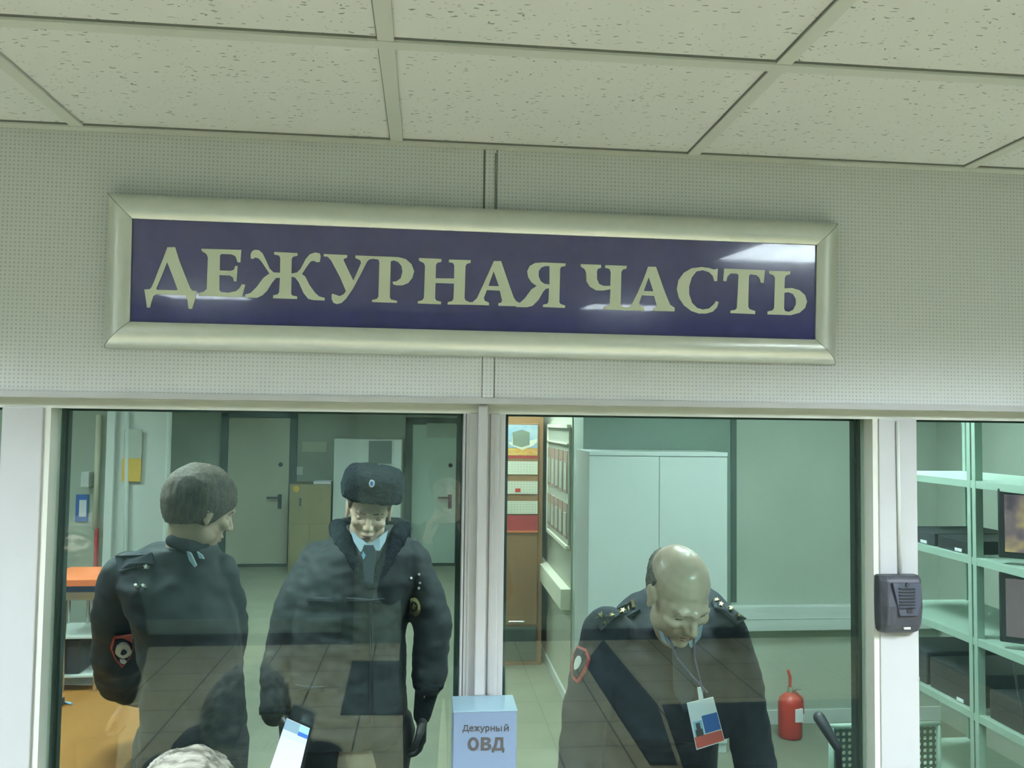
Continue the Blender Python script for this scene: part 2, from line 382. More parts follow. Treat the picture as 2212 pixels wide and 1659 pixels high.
# window frame: header, posts, mullion
def X(px, py=1000, y=0.0): return at(px, py, y).x
xl0, xl1, xm0, xm1, xr0, xr1 = X(2, 1000), -0.7151, 0.0766, 0.1612, 0.9428, 1.0396
ZB = 1.08
struct(MB().box(LX0, LX1, 0.0, 0.09, ZG, ZF+0.02).build('trim_4', M['pvc_olive']))
xo = LX0; xe = LX1
def post(n, a, b, left_bead, right_bead):
    o = struct(MB().box(a+(0.012 if left_bead else 0), b-(0.012 if right_bead else 0), -0.004, 0.085, ZB, ZG+0.001, 0.002).build(n, M['pvc']))
    return o
post('trim_5', xl0, xl1, False, True); post('trim_6', xm0, xm1, True, True); post('trim_7', xr0, xr1, True, False)
struct(MB().box(xl1-0.012, xl1, 0.002, 0.05, ZB, ZG).build('trim_8', M['pvc_olive']))
struct(MB().box(xm0, xm0+0.012, 0.0, 0.05, ZB, ZG).box(xm1-0.012, xm1, 0.0, 0.05, ZB, ZG).build('trim_9', M['pvc']))
struct(MB().box(xr0, xr0+0.012, 0.0, 0.05, ZB, ZG).build('trim_10', M['pvc_olive']))
struct(MB().box(xm0+0.004, xm0+0.0055, -0.0012, 0.01, ZB, ZG).build('trim_11', M['dark_plastic']))
# wiring channel down the mullion and its thinner neighbour
cx0, cx1 = X(1029, 1200, -0.02), X(1050, 1200, -0.02)
struct(MB().box(cx0, cx1, -0.020, -0.004, at(1038, 1503, -0.02).z, ZF-0.001, 0.003).build('trim_12', M['pvc']))
struct(MB().box(X(1058), X(1066), -0.008, -0.003, 1.38, ZG, 0.002).build('trim_13', M['pvc']))
# lower panel + ledge
struct(MB().box(LX0, LX1, 0.0, 0.09, 0, ZB).build('wall_below_window', M['pvc']))
struct(MB().box(LX0, LX1, -0.22, 0.0, ZB-0.04, ZB-0.005, 0.004).build('trim_14', M['pvc']))
def window(n, a, b):
    f = struct(MB().box(a, a+0.006, 0.05, 0.085, ZB, ZG).box(b-0.006, b, 0.05, 0.085, ZB, ZG).box(a, b, 0.06, 0.085, ZG-0.004, ZG).box(a, b, 0.05, 0.085, ZB, ZB+0.01)
               .box(a+0.006, a+0.011, 0.056, 0.064, ZB, ZG).box(b-0.011, b-0.006, 0.056, 0.064, ZB, ZG).build(n, M['rubber']))
    g = struct(MB().box(a+0.003, b-0.003, 0.030, 0.038, ZB, ZG).build('glass_pane', M['glass'], f)); return f
window('window_1', xl1, xm0); window('window_2', xm1, xr0); window('window_3', xr1, 2.6); window('window_4', -2.2, xl0)
struct(box('trim_15', M['pvc'], 2.6, LX1, 0, 0.085, ZB, ZG)); struct(box('trim_16', M['pvc'], LX0, -2.2, 0, 0.085, ZB, ZG))

# ================================================================== SIGN
st, sb = -0.060, -0.050                 # the front leans: top edge further out
pa = at(1000, 455, st); pb = at(1000, 765, sb)
sv = (pa-pb); sv.x = 0; sh = sv.length; sv.normalize(); su = Vector((1, 0, 0)); sn = su.cross(sv)   # sn points to the lobby
if sn.y > 0: sn = -sn
p0 = pb.copy()
def sgn(px, py): return atplane(px, py, p0, sn)
cor = [sgn(*q) for q in ((235, 420), (1812, 490), (1805, 783), (220, 748))]
inn = [sgn(*q) for q in ((287, 472), (1763, 530), (1760, 732), (281, 697))]
def uv(p): d = p-p0; return (d.dot(su), d.dot(sv))
cu = [uv(p) for p in cor]; iu = [uv(p) for p in inn]
def W(u, v, n=0.0): return p0+su*u+sv*v+sn*n
# a true rectangle turned by the mean slope of its edges
def rect(q):
    lx = (q[0][0]+q[3][0])/2; rx = (q[1][0]+q[2][0])/2; ang = (math.atan2(q[1][1]-q[0][1], q[1][0]-q[0][0])+math.atan2(q[2][1]-q[3][1], q[2][0]-q[3][0]))/2
    cx = (lx+rx)/2; cy = sum(a[1] for a in q)/4; w_ = (rx-lx)/2; h_ = ((q[0][1]-q[3][1])+(q[1][1]-q[2][1]))/4
    return cx, cy, w_, h_, ang
ocx, ocy, ow, oh, oa = rect(cu); icx, icy, iw, ih, ia = rect(iu)
ang = (oa+ia)/2
print('sign', ow*2, oh*2, iw*2, ih*2, math.degrees(oa), math.degrees(ia))
def RW(a, b, n=0.0): return W(icx+a*math.cos(ang)-b*math.sin(ang), icy+a*math.sin(ang)+b*math.cos(ang), n)
sign = thing('wall_sign', 'long blue sign with pale capital lettering in a silver frame', 'sign', (icx, FY, p0.z))
bw = 0.049
prof = [(0, -0.008), (0.0, 0.004), (0.006, 0.0085), (0.016, 0.0125), (0.026, 0.0125), (0.036, 0.009), (0.044, 0.002), (0.049, -0.010), (0.049, -0.034)]
IW, IH = iw, ih
def bar(i):
    mb = MB(); rows_ = []
    g = 0.0006
    for (o_, n_) in prof:
        a, b = IW+o_, IH+o_
        ends = [((-a, b), (a, b)), ((a, b), (a, -b)), ((a, -b), (-a, -b)), ((-a, -b), (-a, b))][i]
        e0, e1 = Vector(ends[0]), Vector(ends[1]); d = (e1-e0).normalized()*g
        rows_.append([RW(*(e0+d), n_), RW(*(e1-d), n_)])
    vs = [[mb.bm.verts.new(p) for p in r] for r in rows_]
    for j in range(len(vs)-1): mb.bm.faces.new((vs[j][0], vs[j][1], vs[j+1][1], vs[j+1][0]))
    mb.bm.faces.new([v[0] for v in vs][::-1]); mb.bm.faces.new([v[1] for v in vs]); mb.bm.faces.new((vs[0][0], vs[-1][0], vs[-1][1], vs[0][1]))
    o = mb.build('frame_bar', M['anod'], smooth=False)
    for p in o.data.polygons: p.use_smooth = len(p.vertices) == 4
    md = o.modifiers.new('es', 'EDGE_SPLIT'); md.split_angle = math.radians(50)
    return rel(o, sign)
for i in range(4): bar(i)
mb = MB(); mb.prism([RW(-IW-0.002, -IH-0.002, -0.006), RW(IW+0.002, -IH-0.002, -0.006), RW(IW+0.002, IH+0.002, -0.006), RW(-IW-0.002, IH+0.002, -0.006)], sn*0.006)
rel(mb.build('sign_panel', M['sign_blue']), sign)
mb = MB()
BX = 0.03
q = [RW(-IW-BX, -IH-BX, -0.012), RW(IW+BX, -IH-BX, -0.012), RW(IW+BX, IH+BX, -0.012), RW(-IW-BX, IH+BX, -0.012)]
a_ = [mb.bm.verts.new(p) for p in q]; b_ = [mb.bm.verts.new(Vector((p.x, FY-0.0005, p.z))) for p in q]
mb.bm.faces.new(a_); mb.bm.faces.new(b_[::-1])
for i in range(4): mb.bm.faces.new((a_[i], a_[(i+1) % 4], b_[(i+1) % 4], b_[i]))
rel(mb.build('backing_box', M['grid']), sign)
for sxx in (-1, 1):
    for syy in (-1, 1):
        mb = MB(); pts = [RW(sxx*(IW+o_), syy*(IH+o_), n_-0.0002) for o_, n_ in prof]
        for p_, q_ in zip(pts, pts[1:]): mb.tube(p_, q_, 0.0007, n=5)
        rel(mb.build('mitre_joint', M['shadow_gap']), sign)
LET = {
 'A': [  # crop origin (200,400) scale 3.95
  [[(640,530),(705,530),(740,640),(790,770),(835,880),(850,898),(888,905),(880,960),(850,1057),(820,1055),(812,985),(795,945),(770,938),(545,932),(520,945),(505,990),(492,1045),(465,1045),(458,985),(443,890),(490,888),(505,870),(530,815),(570,710),(610,610)],[(637,655),(595,765),(545,880),(548,892),(560,894),(715,898),(728,892),(722,878),(690,790)]],
  [[(930,543),(1270,553),(1262,660),(1236,657),(1226,618),(1210,600),(1180,590),(1100,587),(1088,600),(1086,728),(1180,732),(1208,722),(1218,690),(1238,688),(1230,822),(1207,822),(1198,788),(1170,771),(1084,768),(1083,895),(1095,912),(1160,918),(1225,905),(1255,880),(1275,845),(1303,850),(1275,957),(905,943),(905,920),(950,910),(975,885),(985,620),(975,590),(932,562)]],
  [[(1350,625),(1350,590),(1362,565),(1385,552),(1420,555),(1450,580),(1480,640),(1510,710),(1545,745),(1600,748),(1602,620),(1590,600),(1550,592),(1550,570),(1750,580),(1748,603),(1710,612),(1700,630),(1697,755),(1745,745),(1775,715),(1820,630),(1855,590),(1900,575),(1940,583),(1947,605),(1940,655),(1915,658),(1885,645),(1860,652),(1825,700),(1787,758),(1815,780),(1850,850),(1900,920),(1935,950),(1982,962),(1980,985),(1880,980),(1840,970),(1800,920),(1760,830),(1730,790),(1698,780),(1695,925),(1705,942),(1747,950),(1745,972),(1540,965),(1542,940),(1580,932),(1592,915),(1600,790),(1565,792),(1530,835),(1490,900),(1450,940),(1400,962),(1305,960),(1302,935),(1350,920),(1400,870),(1460,790),(1510,755),(1480,710),(1440,650),(1415,624),(1385,617),(1370,630)]],
 ],
 'B': [  # origin (720,400) scale 3.95
  [[(-82,588),(120,597),(118,620),(92,628),(88,640),(130,730),(172,815),(237,665),(230,640),(188,622),(190,600),(330,606),(330,630),(305,636),(288,655),(240,750),(170,880),(110,968),(70,1005),(30,1015),(0,1003),(-14,970),(-14,935),(-5,926),(20,935),(56,947),(90,930),(108,905),(60,790),(-20,640),(-50,610),(-80,608)]],
  [[(325,606),(480,611),(560,615),(620,632),(668,675),(690,735),(675,790),(640,835),(590,855),(540,855),(512,847),(505,825),(540,820),(575,795),(590,740),(582,690),(555,657),(515,641),(490,650),(483,955),(492,975),(545,988),(543,1005),(330,998),(330,980),(372,970),(385,950),(393,660),(385,635),(340,629),(325,630)]],
  [[(730,622),(922,630),(922,655),(888,662),(876,680),(873,795),(1030,797),(1032,685),(1022,665),(985,658),(987,635),(1173,640),(1172,663),(1140,671),(1128,690),(1120,965),(1130,985),(1160,997),(1160,1021),(975,1018),(977,998),(1012,990),(1025,970),(1030,840),(872,835),(868,965),(880,985),(920,995),(918,1017),(720,1010),(720,992),(760,981),(773,960),(782,690),(772,665),(733,645)]],
  [[(1370,648),(1432,648),(1500,850),(1540,960),(1560,990),(1590,1005),(1590,1034),(1408,1030),(1408,1008),(1432,1002),(1440,985),(1420,900),(1310,895),(1285,960),(1290,985),(1328,1003),(1328,1026),(1150,1021),(1150,1001),(1190,997),(1225,965),(1260,890),(1320,760)],[(1368,735),(1325,855),(1328,860),(1410,862),(1412,858)]],
  [[(1982,668),(1980,690),(1945,697),(1935,715),(1928,1000),(1940,1015),(1978,1028),(1976,1048),(1788,1040),(1790,1020),(1825,1012),(1835,995),(1840,880),(1812,885),(1790,910),(1750,980),(1700,1030),(1650,1042),(1560,1040),(1560,1014),(1590,1005),(1630,970),(1690,890),(1735,860),(1690,830),(1662,785),(1654,735),(1675,690),(1720,665),(1790,660)],[(1844,848),(1845,692),(1810,690),(1775,702),(1752,735),(1752,780),(1770,820),(1800,842)]],
 ],
 'C': [  # origin (1260,440) scale 3.687
  [[(-22,482),(140,487),(142,510),(115,520),(108,540),(108,600),(125,640),(160,655),(215,655),(218,545),(208,520),(172,510),(175,490),(345,495),(343,518),(315,525),(302,545),(296,800),(307,820),(340,828),(340,849),(160,840),(162,822),(200,812),(210,795),(215,682),(160,692),(100,690),(50,660),(25,620),(20,545),(8,520),(-20,505)]],
  [[(515,502),(578,503),(640,680),(665,745),(690,805),(727,830),(725,858),(555,855),(556,835),(580,828),(585,810),(562,735),(465,730),(445,790),(450,815),(487,832),(485,853),(330,849),(330,828),(370,820),(395,785),(430,715),(480,600)],[(520,585),(482,692),(485,696),(553,698),(556,694)]],
  [[(1070,517),(1065,617),(1042,618),(1030,575),(1000,545),(950,530),(900,540),(862,590),(842,660),(842,720),(865,790),(905,830),(950,843),(1000,835),(1040,800),(1055,775),(1077,785),(1062,828),(1030,860),(980,875),(920,875),(860,855),(800,810),(760,750),(743,680),(755,610),(800,550),(860,515),(940,505),(1000,513),(1040,525)]],
  [[(1120,517),(1445,530),(1435,632),(1412,630),(1402,590),(1380,570),(1330,562),(1318,575),(1312,820),(1322,840),(1368,855),(1366,880),(1170,872),(1172,852),(1210,845),(1222,830),(1235,570),(1225,558),(1172,555),(1147,580),(1137,620),(1112,615)]],
  [[(1477,535),(1648,540),(1645,562),(1612,572),(1603,590),(1600,675),(1660,672),(1720,690),(1765,730),(1780,780),(1765,830),(1720,870),(1650,888),(1465,882),(1466,858),(1505,850),(1518,830),(1525,590),(1513,570),(1478,557)],[(1600,710),(1635,705),(1670,720),(1692,760),(1692,800),(1670,845),(1635,862),(1605,855),(1597,835)]],
 ]}
ORG = {'A': (200, 400, 3.95), 'B': (720, 400, 3.95), 'C': (1260, 440, 3.687)}
lbm = bmesh.new()
for kk, letters in LET.items():
    ox, oy, sc = ORG[kk]
    for polys in letters:
        cu_ = bpy.data.curves.new('tmp', 'CURVE'); cu_.dimensions = '2D'; cu_.fill_mode = 'BOTH'; cu_.extrude = 0.0006
        for pl in polys:
            spn = cu_.splines.new('POLY'); spn.points.add(len(pl)-1); spn.use_cyclic_u = True
            for i, (a, b) in enumerate(pl):
                u_, v_ = uv(sgn(ox+a/sc, oy+b/sc)); spn.points[i].co = (u_, v_, 0, 1)
        to = bpy.data.objects.new('tmp', cu_); C.objects.link(to)
        tm = bpy.data.meshes.new_from_object(to.evaluated_get(bpy.context.evaluated_depsgraph_get())); bpy.data.objects.remove(to)
        lbm.from_mesh(tm); bpy.data.meshes.remove(tm)
lm = bpy.data.meshes.new('lettering'); lbm.to_mesh(lm); lbm.free()
for v in lm.vertices: v.co = W(v.co.x, v.co.y, v.co.z+0.0007)
lm.materials.clear(); lm.materials.append(M['letter'])
lo = bpy.data.objects.new('lettering', lm); C.objects.link(lo); rel(lo, sign)

# ================================================================== lamps (louvred fluorescent ceiling lights)
def louvre_lamp(cx, cy, zc, tube, label, group, first=[None]):
    key = tube.name
    src = first[0] if first[0] and key in first[0] else None
    if first[0] is None: first[0] = {}
    if key in first[0]:
        o = copy_tree(first[0][key]); o.location = (cx, cy, zc); o['label'] = label; o['group'] = group; return o
    t = thing('louvre_ceiling_light', label, 'ceiling light', (0, 0, 0), group)
    h = 0.288
    mb = MB(); mb.box(-h, h, -h, h, 0.072, 0.076).box(-h-.004, -h, -h, h, 0, 0.076).box(h, h+.004, -h, h, 0, 0.076).box(-h, h, -h-.004, -h, 0, 0.076).box(-h, h, h, h+.004, 0, 0.076)
    put(t, mb.build('housing', M['louvre']))
    for i in range(4):
        x = -0.216+0.144*i; put(t, MB().tube((x, -0.275, 0.05), (x, 0.275, 0.05), 0.013, n=10).build('lamp_tube', tube))
    mb = MB()
    for i in range(5): mb.box(-0.288+0.144*i-0.0012, -0.288+0.144*i+0.0012, -h, h, 0.0, 0.020)
    for j in range(9):
        y = -h+0.064*(j+0.5)
        mb.prism([(-h, y-0.006, 0.018), (-h, y+0.006, 0.018), (-h, y+0.001, 0.0), (-h, y-0.001, 0.0)], (2*h, 0, 0))
    put(t, mb.build('louvre', M['louvre']))
    first[0][key] = t; t.location = (cx, cy, zc); return t
places = {4: 'left', 9: 'right'}; rown = {1: 'nearest the window wall', 6: 'near the back wall'}
for (c_, r_) in lamp_cells:
    louvre_lamp(cols[c_]+0.3, rows[r_]-0.3, CEIL, M['tube_l'], 'square louvred lobby ceiling light, %s row, %s' % (places[c_], rown[r_]), 'louvred lobby ceiling lights')
RC = 2.75
for (x, y, lb) in ((-1.3, 1.3, 'above the wooden desk'), (1.15, 1.3, 'above the bald officer'), (-1.0, 5.4, 'beyond the desk'), (0.55, 4.3, 'by the photo board'), (2.2, 2.2, 'in front of the steel shelving'), (-2.7, 1.7, 'before the poster pier'), (-1.2, 7.0, 'in front of the grey far door'), (0.9, 7.0, 'in front of the green far door')):
    louvre_lamp(x, y, RC, M['tube_r'], 'square louvred duty-room ceiling light ' + lb, 'louvred duty-room ceiling lights')

# ================================================================== STRUCTURE: duty room
FARY = atz(550, 1223, 0).y; print('far', FARY)
RX0, RX1 = -4.5, 3.4
struct(box('floor_duty_room', M['room_floor'], RX0, RX1, 0.09, FARY, -0.1, 0))
struct(box('ceiling_duty_room', M['tile'], RX0, RX1, 0.06, FARY, RC+0.08, RC+0.12))
BY = 3.55
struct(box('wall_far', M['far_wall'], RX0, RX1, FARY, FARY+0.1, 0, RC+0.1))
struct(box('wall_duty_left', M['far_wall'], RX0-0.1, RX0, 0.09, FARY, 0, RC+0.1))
struct(box('wall_duty_right', M['room_wall'], RX1, RX1+0.1, 0.09, BY, 0, RC+0.1))
struct(MB().box(LX0, LX1, 0.02, 0.09, CEIL, RC+0.1).build('wall_above_fascia', M['room_wall']))
# solid block of wall behind the white cabinet; its left flank is the corridor side with the photo board
struct(MB().box(1.0, RX1, BY, 5.6, 0, RC+0.1).build('wall_back_right', [M['room_wall']]))
struct(box('wall_corridor_side', M['cream_wall'], 0.99, 1.0, 3.9, 5.6, 0, RC+0.1))
struct(box('trim_17', M['dark_frame'], at(1578, 1000, BY).x, at(1590, 1000, BY).x, BY-0.01, BY, 0.78, RC+.1))
struct(MB().box(1.0, at(1579, 1000, BY).x, BY-0.004, BY, 0, RC+0.1).build('trim_22', M['dim_panel']))  # darker sheet laid on the wall in place of a dark opening
# wall trunking
zt, zt2 = at(1720, 1309, BY-0.05).z, at(1720, 1362, BY-0.05).z
struct(MB().box(at(1560, 1310, BY).x, RX1, BY-0.06, BY, zt2, zt, 0.006).box(at(1560, 1310, BY).x, RX1, BY-0.063, BY-0.05, (zt+zt2)/2-.001, (zt+zt2)/2+.001).build('trim_18', M['cab_white']))
struct(MB().box(0.92, 0.99, 3.9, 5.6, 0.66, 0.80, 0.006).build('trim_19', M['cream_paper']))
struct(MB().box(1.0, RX1, BY-0.015, BY, 0, 0.09, 0.003).build('baseboard_back', M['cab_white']))
struct(MB().box(0.975, 0.99, 3.9, 5.6, 0, 0.07, 0.003).build('baseboard_corridor', M['cab_white']))
struct(MB().box(RX0, RX1, FARY-0.015, FARY, 0, 0.09, 0.003).build('baseboard_far', M['dark_frame']))
# pier with poster at left
PY = 3.2
px0, px1 = at(232, 1000, PY).x, at(362, 1000, PY).x
struct(MB().box(px0, px1, PY, PY+0.06, 0, RC+0.1, 0.004).build('wall_pier', M['white_paint']))
struct(MB().box(px0, at(246, 1000, PY-.03).x, PY-0.03, PY+0.01, 0, RC+0.08, 0.004).box(at(356, 1000, PY-.02).x, px1+.005, PY-0.02, PY+0.01, 0, RC+0.08, 0.003).build('trim_20', M['cab_white']))
struct(MB().tube(at(276, 890, PY-.02), at(268, 1400, PY-.02), 0.012).build('trim_21', M['white_paint'], smooth=True))
struct(box('wall_left_recess', M['room_wall'], RX0, px0, PY+0.35, PY+0.45, 0, RC+0.1))
struct(box('wall_left_return', M['room_wall'], px0, px0+.05, PY+0.06, PY+0.45, 0, RC+0.1))

# far doors
def door(n, pxa, pxb, ptop, m, handle_px, label=None):
    a, b = atz(pxa, 1221, 0).x, atz(pxb, 1219, 0).x; a, b = at(pxa, 1100, FARY).x, at(pxb, 1100, FARY).x
    t = at((pxa+pxb)/2, ptop, FARY).z
    f = struct(MB().box(a-0.09, a, FARY-0.05, FARY, 0, t+0.09).box(b, b+0.09, FARY-0.05, FARY, 0, t+0.09).box(a-0.09, b+0.09, FARY-0.05, FARY, t, t+0.09).box(a-.05, b+.05, FARY-0.06, FARY, 0, .03).build(n, M['dark_frame']))
    lf = MB().box(a+0.004, b-0.004, FARY-0.045, FARY-0.005, 0.035, t-0.005, 0.004).build('door_leaf', m, f)
    h = at(handle_px, 1078, FARY-0.06)
    d = -1
    MB().box(h.x-.025, h.x+.025, FARY-0.052, FARY-0.045, h.z-.13, h.z+.06, .003).tube((h.x, FARY-0.1, h.z+.02), (h.x+d*0.16, FARY-0.1, h.z+.02), 0.012).tube((h.x, FARY-0.1, h.z+.02), (h.x, FARY-0.045, h.z+.02), 0.012).tube((h.x, FARY-.07, h.z-.09), (h.x, FARY-.05, h.z-.09), .018).build('door_handle', M['dark_plastic'], lf)
    MB().tube((h.x, FARY-0.06, h.z+.45), (h.x, FARY-0.045, h.z+.45), 0.028).build('door_lock', M['dark_plastic'], lf)
    return f, a, b, t
door('door_1', 490, 624, 902, M['door_grey'], 604); door('door_2', 888, 984, 917, M['door_teal'], 972)
FZ = lambda px, py, y=FARY: at(px, py, y)

def flat(name, m, pxa, pya, pxb, pyb, y, th=0.01, parent=None):
    """flat item on a wall facing the lobby, between two pixels at depth y"""
    a = at(pxa, pya, y); b = at(pxb, pyb, y)
    return MB().box(a.x, b.x, y-th, y, b.z, a.z).build(name, m, parent)
# white metal cabinet by the far wall and its dark vent panel
y = FARY-0.55
a = at(722, 948, y); b = at(868, 948, y)
t = thing('metal_cabinet', 'tall white cabinet at the far wall between the grey and the green door', 'cabinet', ((a.x+b.x)/2, y, 0))
put(t, MB().box(a.x, b.x, y, FARY-0.02, 0, a.z, 0.005).build('cabinet_body', M['white_paint']))
q1, q2 = at(797, 952, y-.02), at(846, 1002, y-.02); put(t, MB().box(q1.x, q2.x, y-0.02, y+.001, q2.z, q1.z).build('cabinet_window', M['dark_frame'])); 
put(t, MB().box(q2.x, q2.x+.015, y-0.03, y+.001, q2.z-.4, q1.z+.02).build('edge_strip', M['cab_white']))
# brown cupboard right of door
y = FARY-0.5; a = at(626, 1046, y); b = at(716, 1046, y)
t = thing('wooden_cupboard', 'low brown cupboard beside the large grey door at the far wall', 'cupboard', ((a.x+b.x)/2, y, 0))
put(t, MB().box(a.x, b.x, y, FARY-0.02, 0, a.z, 0.004).build('cupboard_body', M['wood_tan']))
q = at(b.x, 0, 0)
put(t, MB().box(a.x+0.02, (a.x+b.x)/2-.005, y-0.018, y, 0.08, a.z-.5, 0.002).box((a.x+b.x)/2+.005, b.x-.02, y-.018, y, .08, a.z-.5, .002).build('cupboard_door', M['wood_tan']))
k = at(648, 1085, y-.03); put(t, MB().box(k.x-.01, k.x+.01, y-.03, y-.018+.018, k.z-.05, k.z+.05).build('cupboard_handle', M['dark_frame']))
k1 = at(676, 1036, y); tag(MB().box(k1.x, k1.x+.22, y+.05, y+.3, a.z, a.z+.035, .003).build('paper_stack', M['paper']), 'flat stack of white papers lying on the low brown cupboard', 'paper')
k = at(640, 1056, y); tag(MB().tube((k.x, y-.002, k.z), (k.x, y-.008, k.z), .04, n=20).build('round_sticker', M['yellow']), 'round yellow sticker on the front of the low brown cupboard', 'sticker')
tag(flat('wall_plaque', M['door_grey'], 654, 954, 706, 976, FARY-.001, .02), 'grey rectangular plaque on the far wall above the brown cupboard', 'plaque')
tag(flat('door_plate', M['far_wall'], 922, 914, 985, 946, FARY-.046, .008), 'dark rectangular plate at the top of the green door', 'plate')
tag(flat('wall_notice', M['cab_white'], 632, 1008, 654, 1026, FARY-.001, .01), 'small pale notice on the far wall right of the grey door', 'notice')

# poster on pier
t = thing('wall_poster', 'poster with grey upper half and orange lower half on the white pier', 'poster', at(286, 980, PY))
put(t, flat('poster_picture', M['far_wall'], 269, 927, 306, 990, PY-.021, .006), flat('poster_caption', M['yellow'], 265, 990, 304, 1040, PY-.021, .006))
t = thing('framed_notice', 'small notice with a blue border on the recess wall at far left', 'notice', at(178, 1098, PY+.33))
put(t, flat('notice_border', M['blue'], 166, 1068, 190, 1126, PY+.348, .012), flat('notice_sheet', M['paper'], 172, 1080, 186, 1116, PY+.336, .003))
# hanging cord bundle & switch box on recess wall
t = thing('wall_conduit', 'pale conduit with reddish cord running down beside the white pier', 'conduit', at(212, 1000, PY+.33))
a = at(214, 896, PY+.32); b = at(206, 1300, PY+.32)
put(t, MB().tube((a.x, a.y, a.z), (a.x, a.y, 1.25), .016).build('conduit_pipe', M['cream_paper'], smooth=True), MB().tube((a.x+.01, a.y, 1.26), (b.x, a.y, .3), .012).build('cord', M['red_print'], smooth=True))
tag(MB().box(at(186, 1030, PY+.34).x, at(204, 1030, PY+.34).x, PY+.26, PY+.349, at(195, 1052, PY+.3).z, at(195, 1018, PY+.3).z, .008).build('switch_box', M['cab_white']), 'small white box on the recess wall beside the pale conduit', 'switch box')

# wardrobe with calendar
WY = atz(1130, 1437, 0).y; print('wardrobe', WY)
wx0, wx1 = 0.36, at(1171, 1200, WY).x; wz = at(1130, 914, WY).z
t = thing('wardrobe', 'brown veneer wardrobe in the passage with a calendar hung on its door', 'wardrobe', ((wx0+wx1)/2, WY, 0))
put(t, MB().box(wx0, wx1, WY, WY+.5, 0, wz+.08, .003).build('wardrobe_body', M['wood_dark']), MB().box(wx0+.01, wx1-.04, WY-.018, WY, .32, wz, .003).build('wardrobe_door', M['wood_dark']),
    MB().box(wx0+.01, wx1-.04, WY-.02, WY, .04, .30, .003).build('wardrobe_drawer', M['dark_frame']))
hd = at(1118, 1343, WY-.05)
put(t, MB().tube((hd.x-.07, WY-.05, hd.z), (hd.x+.05, WY-.05, hd.z), .008).tube((hd.x-.07, WY-.05, hd.z), (hd.x-.07, WY-.0, hd.z), .006).tube((hd.x+.05, WY-.05, hd.z), (hd.x+.05, WY-.0, hd.z), .006).build('wardrobe_handle', M['chrome']))
cy = WY-.020
t = thing('wall_calendar', 'three-block wall calendar with a picture of a building on top, hung on the brown wardrobe', 'calendar', at(1128, 1030, cy))
xr = 1161
def cal(n, m, y0, y1, o=0.0, xa=1080, xb=None): return put(t, flat(n, m, xa, y0, xb or xr, y1, cy-o, .004))
pm = noisy(mat('calendar_sky', (0.30, 0.45, 0.60), 0.5), (0.50, 0.58, 0.60), 9); cal('calendar_picture', pm, 917, 968)
pp = mat('calendar_orange', (0.68, 0.28, 0.06), 0.5); noisy(pp, (0.72, 0.50, 0.14), 22, (1, 1, 3)); cal('calendar_foot', pp, 968, 984, .001); cal('calendar_red_line', M['red_print'], 984, 990, .001)
c = t
# drawn pavilion in the picture
mb = MB(); y_ = cy-.0055
pl = [(1097, 955), (1104, 962), (1128, 972), (1150, 964), (1160, 955), (1160, 948), (1144, 952), (1144, 940), (1107, 940), (1105, 955)]
mb.prism([at(*q, y_) for q in pl], (0, -.0005, 0)); put(c, mb.build('pavilion_base', M['cream_paper']))
pl = [(1107, 934), (1127, 928), (1144, 934), (1144, 961), (1127, 966), (1108, 961)]
mb = MB(); mb.prism([at(*q, y_-.001) for q in pl], (0, -.0005, 0)); put(c, mb.build('pavilion_glass', mat('grey_green_print', (.22, .25, .18), .6)))
cal('calendar_backing', M['wood_dark'], 990, 1112, .0, 1080)
cp = mat('calendar_grid', (0.78, 0.77, 0.60), 0.6)
br = N(cp, 'ShaderNodeTexBrick'); tcx = N(cp, 'ShaderNodeTexCoord'); mpp = N(cp, 'ShaderNodeMapping'); mpp.inputs['Rotation'].default_value = (math.pi/2, 0, 0)
br.offset = 0; br.inputs['Scale'].default_value = 1; br.inputs['Brick Width'].default_value = .024; br.inputs['Row Height'].default_value = .020; br.inputs['Mortar Size'].default_value = .006
br.inputs['Color1'].default_value = (.62, .60, .46, 1); br.inputs['Color2'].default_value = (.66, .64, .50, 1); br.inputs['Mortar'].default_value = (.80, .79, .62, 1)
L(cp, tcx.outputs['Object'], mpp.inputs[0]); L(cp, mpp.outputs[0], br.inputs[0]); L(cp, br.outputs[0], bsdf(cp).inputs['Base Color'])
for i, (a, b) in enumerate(((996, 1025), (1039, 1067), (1082, 1110))): cal('calendar_month', cp, a, b, .005)
cal('calendar_advert', M['red_print'], 1113, 1146, .003); cal('calendar_edge', M['orange'], 1146, 1150, .004)
put(c, flat('date_marker', M['red'], 1113, 1055, 1124, 1063, cy-.0095, .002))

